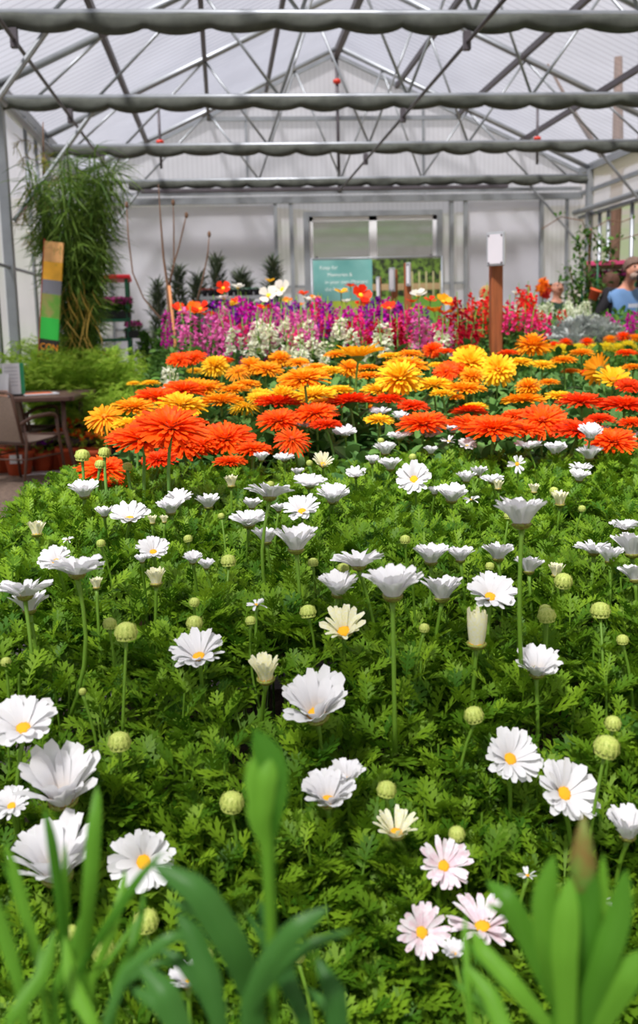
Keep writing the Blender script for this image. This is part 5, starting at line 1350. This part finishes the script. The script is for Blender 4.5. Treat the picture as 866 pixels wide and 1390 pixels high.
CB = [(500, 'backmost calendula row'), (525, 'second calendula row from the back'), (550, 'third calendula row from the back'), (580, 'fourth calendula row from the back'), (2000, 'calendula row touching the daisies')]
cl_ = auto_labels(range(len(C)), lambda i: C[i], lambda i: (CW[C[i][3]], bandof(C[i][1], CB)), lambda i: C[i][6], lambda k, n_, tot: '%s bloom, %s' % k + ('' if tot == 1 else ', %s such from the path' % ordw(n_)))
cc = {}
CPTS = []
for i, (x, y, wd, c, stl, tl, _) in enumerate(C):
    z = yprof(y, CPROF); s = wd * z / FPX
    s2 = min(max(s, .060), .118)
    z = s2 * FPX / wd; z = min(max(z, 1.45), 4.6); s = wd * z / FPX
    P0 = at_depth(x, y, z); CPTS.append(P0)
    k = cc.get((c, stl), 0); cc[c, stl] = k + 1
    ms_ = CH[c, stl]
    place_flower('calendula', 'flower', cl_[i], P0, s * 1.22, [('petals', ms_[k % len(ms_)]), ('eye', EYE[c]), ('calyx', CUP)], (abs(tl) + RNG.uniform(0, 5), (TOCAM if tl >= 0 else TOCAM + PI) + RNG.uniform(-.5, .5)), .17, .0032, 'calendulas behind the daisies', CSTEM, sep=.09)
for i, (x, y, wd) in enumerate(((112, 618, 18), (142, 614, 15), (136, 630, 13), (420, 628, 8), (173, 633, 12))):
    P0 = at_depth(x, y, 1.9)
    place_flower('calendula_bud', 'flower bud', 'half-open green calendula bud with %s tips by the path, %s from the path' % ('yellow' if i < 2 else 'orange', ordw(i)), P0, wd * 1.9 / FPX * 1.1, [('bud_scales', BUD), ('petal_tips', CH['Y', 'single'][0])] if False else [('bud_scales', BUD), ('petal_tips', BUDT)], (5, 0), .12, .003, 'calendula buds', CSTEM, sep=.4)

CL = shade_leaf('calendula_leaf', (0.055, 0.15, 0.035), (0.15, 0.30, 0.07), .22, .5)
lv = [oval_leaf(.26, .35, .35, 6, 1.5, 2), oval_leaf(.22, .15, .3, 6, 1.4, 2), oval_leaf(.28, .6, .2, 6, 1.6, 2)]
CP_ = np.array(CPTS)
def cal_z(X, Y):
    """Leaf height: a little under the blooms around."""
    d2 = (CP_[None, :, 0] - X[:, None]) ** 2 + (CP_[None, :, 1] - Y[:, None]) ** 2; wgt = 1 / (d2 + .01); return (wgt * CP_[None, :, 2]).sum(1) / wgt.sum(1)
allp = []
nshoot = 900
Ysh = RNG.uniform(1.98, 4.3, nshoot); XL_ = np.interp(Ysh, [1.7, 2.5, 3.2, 4.3], [-.42, -.36, -.27, -.10]); Xsh = XL_ + RNG.random(nshoot) ** .9 * (.2 + .62 * Ysh + .45)
Zsh = cal_z(Xsh, Ysh) - .022 - RNG.random(nshoot) * .03 - .06 * np.clip((2.45 - Ysh) / .4, 0, 1)
Zsh -= .13 * np.clip((XL_ + .16 - Xsh) / .16, 0, 1)
for (tv, tf) in lv:
    k = 5; n = nshoot * k
    t_ = RNG.random(n); zz = np.repeat(Zsh, k) - .01 - t_ * .13
    e = np.radians(62 - 50 * t_ + RNG.normal(0, 12, n)); az = RNG.random(n) * 2 * PI
    d = np.stack([np.cos(az) * np.cos(e), np.sin(az) * np.cos(e), np.sin(e)], 1); sc = (.045 + .05 * t_) * RNG.uniform(.8, 1.3, n)
    pos = np.stack([np.repeat(Xsh, k) + RNG.normal(0, .01, n), np.repeat(Ysh, k) + RNG.normal(0, .01, n), zz - sc * np.sin(e) * .5], 1)
    allp.append(scatter(tv, tf, pos, d, RNG.uniform(-.4, .4, n), sc, RNG.random(n)))
V, F, R = merge(allp)
o = link('calendula_foliage', big_mesh('calendula_foliage', V, F, R, CL, True)); o['kind'] = 'stuff'

# ---------------------------------------------------------------- flower spikes (stocks, snapdragons)
def spike_mesh(name, m, n, h, r, fs, seed):
    rs = np.random.default_rng(seed); k = np.arange(n); z = (k / n) * h; a = k * 2.4 + rs.normal(0, .3, n); rr = r * (1 - .55 * (k / n) ** 1.6) * rs.uniform(.7, 1.15, n)
    c = np.stack([np.cos(a) * rr, np.sin(a) * rr, z], 1); dr = np.stack([np.cos(a), np.sin(a), np.full(n, .35)], 1)
    pos = np.repeat(c, 5, 0); d = np.repeat(dr, 5, 0) * .5 + rs.normal(0, .75, (n * 5, 3))
    V, F, R = scatter(*pet4, pos, d, rs.uniform(-.5, .5, n * 5), rs.uniform(.7, 1.2, n * 5) * fs, np.repeat(rs.random(n), 5))
    return big_mesh(name, V, F, R, m)


SP = {
 'purple': shade_leaf('purple_florets', (.17, .004, .33), (.46, .012, .56)), 'magenta': shade_leaf('magenta_florets', (.60, .006, .36), (.84, .03, .58)), 'pink': shade_leaf('rose_florets', (.68, .08, .36), (.85, .26, .55)),
 'hot pink': shade_leaf('hot_pink_florets', (.80, .02, .16), (.90, .08, .34)), 'cream': shade_leaf('cream_florets', (.74, .76, .48), (.90, .90, .78)), 'dark red': shade_leaf('dark_red_florets', (.40, .004, .02), (.65, .01, .05)), 'scarlet': shade_leaf('scarlet_florets', (.80, .015, .015), (.92, .06, .05)),
 'white': shade_leaf('white_florets', (.70, .74, .52), (.88, .90, .80))}
SM = {c: [spike_mesh('florets', m, 20, .12 if c != 'cream' else .09, .030, .018, s * 7 + len(c)) for s in range(3)] for c, m in SP.items()}
SL = [MB().tube([(0, 0, -.32), (.004, 0, -.1), (0, 0, .15)], [.004, .004, .002], 5).mesh('stem', STEM)]
def leafy(n=26, h=.26):
    pos = np.stack([RNG.normal(0, .012, n), RNG.normal(0, .012, n), RNG.uniform(-h, .0, n)], 1); V, F, R = scatter(*leaf_t, pos, unit(n, 5, 65), RNG.uniform(-.5, .5, n), RNG.uniform(.04, .09, n)); return big_mesh('leaves', V, F, R, shade_leaf('spike_leaf', (.05, .14, .03), (.14, .28, .06)))
LF = [leafy() for _ in range(3)]
reg = [  # colour, x range, y range (of spike middle), Y range, how many, where
 ('purple', 300, 545, 430, 454, 5.6, 6.8, 84, 'in the dense purple band before the teal banner'), ('magenta', 285, 560, 430, 456, 5.2, 6.6, 58, 'scattered through the purple band'), ('pink', 250, 430, 452, 474, 4.5, 5.4, 44, 'in the pale pink band below the purple'), ('hot pink', 320, 600, 428, 474, 4.6, 6.4, 32, 'scattered in the pink and purple band'),
 ('cream', 325, 600, 462, 480, 4.0, 4.8, 34, 'in the cream row behind the yellow calendulas'), ('magenta', 205, 222, 440, 475, 6.8, 7.2, 4, 'alone at the path end by the bare stake'), ('cream', 234, 244, 500, 504, 3.9, 4.0, 2, 'beside the highest orange bloom, path end'),
 ('dark red', 500, 545, 460, 474, 4.2, 4.6, 8, 'in the dark red clump beneath the short posts'), ('dark red', 610, 650, 438, 470, 4.6, 5.4, 9, 'in the clump on the path side of the tallest post'), ('scarlet', 640, 720, 412, 444, 5.6, 6.8, 22, 'standing around the tallest post'), ('hot pink', 690, 720, 425, 452, 5.6, 6.2, 6, 'at the foot of the scarlet spikes'),
 ('white', 690, 805, 416, 438, 8.0, 9.6, 38, 'in the pale mass before the balding man'), ('scarlet', 705, 780, 439, 446, 7.4, 7.8, 8, 'in the low red row before the silvery plants'), ('magenta', 836, 880, 443, 456, 6.6, 7.4, 9, 'in the magenta patch below the bearded man'), ('cream', 590, 640, 450, 470, 5.0, 5.6, 8, 'below the orange poppies'), ('pink', 575, 600, 470, 480, 4.2, 4.4, 4, 'among the orange blooms below the dark post'), ('purple', 540, 625, 434, 456, 6.6, 7.2, 10, 'between the brown posts')]
for c, x0, x1, y0, y1, Ya, Yb_, n, where in reg:
    pl = []
    for k in range(n):
        x = RNG.uniform(x0, x1); u = RNG.random(); y = y0 + (y1 - y0) * u; Y = Yb_ + (Ya - Yb_) * u + RNG.uniform(-.1, .1); pl.append((x, y, Y))
    pl.sort()
    for k, (x, y, Y) in enumerate(pl):
        P0 = at(x, y, Y)
        o = thing('flower_spike', '%s flower spike %s' % (c, where), 'flower', (P0[0], P0[1], P0[2] - .37), RNG.random() * 6, '%s flower spikes %s' % (c, where))
        a = link('florets', SM[c][k % 3], o, (0, 0, .32)); b_ = link('stem', SL[0], o, (0, 0, .32)); d_ = link('leaves', LF[k % 3], o, (0, 0, .32))
        o.rotation_euler = (RNG.normal(0, .1), RNG.normal(0, .1), RNG.random() * 6); s = RNG.uniform(.85, 1.2); o.scale = (s, s, s)
# leafy mass under the spikes
def leaf_mass(name, X0, X1, Y0, Y1, zf, n, ls, m, thick=.25):
    X = RNG.uniform(X0, X1, n); Y = RNG.uniform(Y0, Y1, n); pos = np.stack([X, Y, zf(X, Y) - RNG.random(n) * thick], 1)
    V, F, R = scatter(*leaf_t, pos, unit(n, 0, 80), RNG.uniform(-.6, .6, n), RNG.uniform(.6, 1.3, n) * ls)
    o = link(name, big_mesh(name, V, F, R, m)); o['kind'] = 'stuff'; return o
MIDG = shade_leaf('bed_leaf', (.04, .13, .02), (.15, .32, .05))
leaf_mass('flower_bed_foliage', -.34, 3.0, 4.35, 7.0, lambda X, Y: 1.01 + (Y - 4.4) * .065 + .03 * np.sin(X * 9), 20000, .05, MIDG, .3)
leaf_mass('flower_bed_foliage', 1.7, 5.6, 5.0, 6.9, lambda X, Y: 1.10 + .03 * np.sin(X * 8), 9000, .06, MIDG, .22)
leaf_mass('flower_bed_foliage', 1.7, 6.0, 7.6, 10.4, lambda X, Y: 1.16 + (Y - 7.6) * .05 + .04 * np.sin(X * 5), 11000, .09, MIDG, .4)

# ---------------------------------------------------------------- poppies
def poppy_mesh(seed, m, n=5, cup=45):
    random.seed(seed); vs = []; fs = []; mb = MB()
    for p_ in range(n):
        a0 = 2 * PI * p_ / n + random.uniform(-.1, .1); e = cup + (12 if p_ % 2 else -6); vs = []; fs = []
        for i in range(5):
            t = i / 4; rr = .02 + .48 * t * math.cos(math.radians(e * (1 - .45 * t))); z = .42 * t * math.sin(math.radians(e)) * (1 - .1 * t)
            for j in range(7):
                u = (j / 6 - .5) * 2; an = a0 + u * .72 * (.35 + .65 * math.sin(PI * min(.9, t * .62 + .15)))
                ruf = .03 * t * math.sin(j * 2.4 + p_ + seed); vs.append((math.cos(an) * rr * (1 - .08 * u * u * t), math.sin(an) * rr * (1 - .08 * u * u * t), z - .05 * u * u * t + ruf))
        for i in range(4):
            for j in range(6): a = i * 7 + j; fs.append((a, a + 1, a + 8, a + 7))
        mb.add(vs, fs, random.random())
    return mb.mesh('petals', m)


PC = {'red': shade_leaf('poppy_red', (.90, .02, .008), (.95, .08, .01)), 'orange': shade_leaf('poppy_orange', (.93, .16, .01), (.98, .34, .02)), 'yellow': shade_leaf('poppy_yellow', (.92, .42, .01), (.98, .60, .03)), 'white': shade_leaf('poppy_white', (.80, .79, .66), (.90, .89, .80)), 'pink': shade_leaf('poppy_pink', (.85, .22, .16), (.9, .35, .25))}
PMh = {c: [poppy_mesh(s, m, 4 + s % 2, 38 + 14 * s) for s in range(2)] for c, m in PC.items()}
PEye = MB().lathe([(.10, .02), (.12, .06), (.10, .10), (.05, .13), (.004, .12)], 12, jitter=.15).mesh('centre', mat('poppy_centre', (.85, .60, .02), .8))
POP = [(246,424,30,'red',30,'large red poppy beside the bare stake'), (262,421,22,'orange',50,None), (272,420,24,'red',40,None), (283,431,22,'red',0,None), (303,392,20,'red',60,'single red poppy in front of the upper tray row'), (323,392,18,'white',10,'white poppy in front of the upper tray row'), (304,407,20,'white',0,None), (321,411,16,'red',20,None), (315,415,18,'yellow',10,None), (366,383,14,'yellow',5,'small yellow poppy above the tray rack'),
 (365,402,26,'white',55,'white poppy with yellow centre, nearer the rack'), (384,394,26,'white',60,'white poppy with yellow centre on the tallest stem by the banner'), (358,420,22,'red',10,None), (375,425,18,'yellow',30,None), (389,410,16,'orange',30,None), (412,401,16,'red',10,None), (420,408,18,'white',10,None), (427,408,18,'orange',20,None), (405,416,18,'orange',10,None), (443,419,14,'pink',10,None), (476,390,16,'red',0,'small red poppy standing alone against the teal banner'), (489,402,28,'red',60,'large red poppy with visible centre before the banner'), (463,398,20,'yellow',10,None), (470,411,14,'white',10,None), (493,416,22,'red',20,None), (528,420,22,'red',30,None),
 (560,411,18,'red',0,None), (568,403,24,'white',20,'white poppy before the tree photograph'), (584,409,18,'red',20,None), (601,411,24,'yellow',45,None), (567,421,20,'orange',10,None), (590,424,24,'orange',0,None), (604,427,28,'orange',0,None), (613,416,24,'red',10,None), (622,429,22,'orange',0,None), (630,424,16,'yellow',10,None), (618,415,16,'white',10,None), (655,410,14,'white',10,None), (652,423,18,'yellow',0,None), (664,421,16,'yellow',10,None), (687,420,16,'red',10,None), (700,399,12,'white',10,None), (640,432,14,'yellow',0,None), (596,436,14,'yellow',0,None)]
pbl = auto_labels(range(len(POP)), lambda i: POP[i], lambda i: (POP[i][3], 'between the bare stake and the banner' if POP[i][0] < 425 else 'in front of the banner' if POP[i][0] < 560 else 'in the clump between the brown posts' if POP[i][0] < 635 else 'around the tallest brown post'), lambda i: POP[i][5], lambda k, n_, tot: '%s poppy %s' % k + ('' if tot == 1 else ', %s %s one from the path' % (ordw(n_), k[0])))
for i, (x, y, wd, c, tl, _) in enumerate(POP):
    Y = min(7.4, max(5.6, .088 * FPX / wd * 1.0)); P0 = at(x, y, Y)
    place_flower('poppy', 'flower', pbl[i], P0, wd * Y / FPX * 1.1, [('petals', PMh[c][i % 2]), ('centre', PEye)], (tl, TOCAM + RNG.uniform(-.6, .6)), .62, .003, 'poppies above the purple flowers', mat('poppy_stem', (.20, .30, .10), .6), sep=0)

# ---------------------------------------------------------------- yellow marigold row
MG = [(741, 474, 24, 'Y'), (762, 476, 30, 'L'), (768, 466, 24, 'O'), (785, 474, 26, 'L'), (797, 466, 26, 'O'), (808, 475, 28, 'L'), (822, 472, 26, 'L'), (838, 474, 28, 'L'), (853, 470, 28, 'L'), (862, 460, 24, 'G'), (846, 458, 26, 'O'), (828, 462, 24, 'G'), (752, 470, 22, 'O'), (864, 478, 24, 'L'), (775, 484, 22, 'G')]
ml = auto_labels(range(len(MG)), lambda i: MG[i], lambda i: CW[MG[i][3]], lambda i: None, lambda k, n_, tot: '%s marigold before the silvery plants, %s %s one from the tallest post' % (k, ordw(n_), k))
for i, (x, y, wd, c) in enumerate(MG):
    P0 = at(x, y, 4.75 if c in 'LY' else 5.0)
    place_flower('marigold', 'flower', ml[i], P0, wd * 4.8 / FPX, [('petals', CH[c, 'pom'][i % 2]), ('calyx', CUP)], (5, 0), .15, .004, 'marigolds before the silvery plants', CSTEM, sep=.08)
leaf_mass('marigold_foliage', 1.5, 2.9, 4.35, 5.2, lambda X, Y: 1.13 + 0 * X, 4000, .05, MIDG, .25)

# ---------------------------------------------------------------- blurred leafy shoots close to the camera
BL = shade_leaf('strap_leaf', (.06, .20, .015), (.15, .36, .03), .35, .45); DB = shade_leaf('spear_leaf', (.03, .11, .02), (.07, .21, .035), .3, .4)


def blade(mb, pts, w, seg=14, pk=1.35):
    """Broad folded blade along pixel-derived space points."""
    pts = [np.array(p) for p in pts]; n = len(pts) - 1; vs = []
    for i in range(seg + 1):
        s = i / seg * n; k = min(n - 1, int(s)); q = pts[k] * (1 - (s - k)) + pts[k + 1] * (s - k)
        tan = pts[min(n, k + 1)] - pts[k]; side = np.cross(tan, q - CAM); side /= np.linalg.norm(side); nr = np.cross(side, tan); nr /= np.linalg.norm(nr)
        ww = w * max(.12, math.sin(PI * ((i / seg) ** pk * .93 + .05))) ** .7 if i < seg else w * .03
        for u in (-1, -.5, 0, .5, 1): vs.append(q + side * u * ww * .5 + nr * abs(u) * ww * .18)
    fs = [(i * 5 + k, i * 5 + k + 1, i * 5 + k + 6, i * 5 + k + 5) for i in range(seg) for k in range(4)]
    mb.add(vs, fs, random.random())


def shoot(lab, foot_px, z, leaves, m, group=None, name='strap_leaved_shoot'):
    """leaves: list of (pixel points with depth, width in m)."""
    f = np.mean([at_depth(*l[0][0]) for l in leaves], 0); f[2] = fol_z(f[1]) - .02
    t = thing(name, lab, 'plant', tuple(f), 0, group)
    for pts, w in leaves:
        mb = MB(); q0 = at_depth(*pts[0]); low = np.array([f[0] + (q0[0] - f[0]) * .5, f[1] + (q0[1] - f[1]) * .5, f[2]]); blade(mb, [low] + [at_depth(*p) for p in pts], w * .85, 14, 2.6 if 'spear' in name else 1.35); mb.v = [tuple(np.array(v) - f) for v in mb.v]; mb.build('leaf', m, t, True)
    if 'spear' in name: leaves = leaves[1:]
    for pts, w in leaves:
        jx, jy = RNG.uniform(-22, 22), RNG.uniform(5, 50); mb = MB(); q0 = at_depth(*pts[0]); low = np.array([f[0] + (q0[0] - f[0]) * .6, f[1] + (q0[1] - f[1]) * .6 + .01, f[2]])
        blade(mb, [low] + [at_depth(p[0] + jx * k / 2, p[1] + jy * k / 2, p[2] * 1.04) for k, p in enumerate(pts)], w * .5); mb.v = [tuple(np.array(v) - f) for v in mb.v]; mb.build('leaf', m, t, True)
    return t


shoot('clump of blurred grass-like blades rising in front of the two white daisies', (85, 1300), .55, [
 ([(110, 1330, 0.437), (122, 1200, 0.420), (128, 1120, 0.420), (132, 1065, 0.428)], 0.0077), ([(90, 1330, 0.437), (82, 1220, 0.420), (70, 1140, 0.412), (60, 1095, 0.412)], 0.0056), ([(100, 1330, 0.437), (150, 1250, 0.420), (190, 1190, 0.420), (222, 1155, 0.428)], 0.0049),
 ([(60, 1340, 0.420), (40, 1260, 0.420), (22, 1190, 0.420), (5, 1140, 0.420)], 0.0056), ([(120, 1340, 0.454), (150, 1270, 0.454), (165, 1215, 0.462), (170, 1180, 0.470)], 0.0056), ([(30, 1350, 0.403), (12, 1290, 0.403), (-8, 1230, 0.403), (-20, 1200, 0.403)], 0.0070), ([(70, 1350, 0.420), (100, 1290, 0.420), (112, 1240, 0.420)], 0.0056), ([(150, 1350, 0.437), (178, 1290, 0.437), (192, 1240, 0.445), (196, 1205, 0.454)], 0.0049), ([(10, 1390, 0.386), (60, 1320, 0.395), (75, 1260, 0.403)], 0.0070), ([(130, 1400, 0.403), (96, 1330, 0.412), (88, 1270, 0.420)], 0.0070)], BL)
shoot('tall blurred plant with a dark green pointed bud-like leaf rising in mid-picture', (368, 1330), .50, [
 ([(368, 1380, 0.395), (366, 1280, 0.386), (364, 1180, 0.382), (362, 1140, 0.382)], 0.0028), ([(364, 1150, 0.382), (376, 1090, 0.378), (372, 1040, 0.378), (345, 990, 0.378)], 0.0126), ([(362, 1150, 0.382), (348, 1100, 0.380), (345, 1060, 0.380), (352, 1020, 0.382)], 0.0091), ([(365, 1150, 0.380), (358, 1110, 0.376), (362, 1060, 0.375), (368, 1030, 0.378)], 0.0091)], BL, None, 'spear_shoot')
shoot('broad dark blurred leaves arching up from the bottom centre', (300, 1340), .48, [
 ([(350, 1370, 0.386), (320, 1290, 0.374), (270, 1210, 0.370), (205, 1172, 0.378)], 0.0140), ([(330, 1380, 0.370), (362, 1310, 0.361), (400, 1262, 0.357), (446, 1232, 0.361)], 0.0098), ([(300, 1400, 0.378), (285, 1330, 0.378), (262, 1270, 0.382), (240, 1240, 0.386)], 0.0105), ([(420, 1400, 0.386), (390, 1330, 0.386), (372, 1270, 0.391), (350, 1220, 0.395)], 0.0091), ([(140, 1400, 0.386), (170, 1320, 0.386), (230, 1272, 0.386), (280, 1268, 0.391)], 0.0056), ([(250, 1410, 0.370), (225, 1350, 0.370), (190, 1310, 0.378)], 0.0119), ([(460, 1410, 0.386), (455, 1350, 0.386), (430, 1300, 0.395)], 0.0105)], DB, None, 'broad_leaved_shoot')
shoot('blurred clump of broad bright leaves around a reddish bud near the bottom', (770, 1340), .50, [
 ([(770, 1380, 0.395), (745, 1290, 0.386), (738, 1220, 0.386), (752, 1160, 0.386)], 0.0126), ([(775, 1380, 0.395), (790, 1290, 0.386), (800, 1220, 0.386), (792, 1150, 0.386)], 0.0126), ([(765, 1380, 0.403), (720, 1280, 0.403), (690, 1220, 0.403), (660, 1196, 0.412)], 0.0105), ([(790, 1390, 0.386), (822, 1300, 0.378), (842, 1240, 0.378), (850, 1180, 0.378)], 0.0119), ([(800, 1400, 0.386), (845, 1330, 0.378), (880, 1290, 0.378)], 0.0140), ([(750, 1400, 0.395), (700, 1340, 0.395), (655, 1290, 0.403), (640, 1262, 0.412)], 0.0084), ([(770, 1380, 0.378), (766, 1300, 0.374), (770, 1240, 0.374), (774, 1190, 0.378)], 0.0119), ([(690, 1410, 0.395), (665, 1350, 0.403), (632, 1310, 0.412)], 0.0084), ([(640, 1410, 0.420), (635, 1330, 0.420), (631, 1270, 0.428), (632, 1240, 0.437)], 0.0035)], BL)
P0 = at_depth(791, 1185, .39)
t = thing('reddish_bud', 'pointed blurred reddish-brown bud above the broad bright leaves', 'flower bud', tuple(P0 - [0, 0, .06]))
MB().lathe([(.002, 0), (.004, .004), (.0055, .014), (.003, .026), (.0006, .034)], 12, (0, 0, .05)).build('bud', mat('red_bud', (.20, .045, .02), .6, col2=(.12, .22, .03), nscale=60), t, True)
MB().tube([(0, 0, -.04), (0, 0, .052)], .002, 6).build('stem', STEM, t)
if globals().get('DBG'):
    for (P0, k), d in zip(FOL_PTS, D): print('FP', d[0], d[1], [round(float(v), 3) for v in P0], round(float(P0[2] - fol_z(P0[1])), 3))
# ================================================================== render settings that belong to the scene
SC.view_settings.view_transform = 'Standard'; SC.view_settings.look = 'None'; SC.view_settings.gamma = 1.0
SC.view_settings.use_curve_mapping = False; SC.view_settings.exposure = EXPOSURE
cy = SC.cycles
cy.max_bounces = 8; cy.diffuse_bounces = 4; cy.glossy_bounces = 2; cy.transmission_bounces = 4; cy.transparent_max_bounces = 12
cy.use_denoising = True
cy.sample_clamp_indirect = 6.0
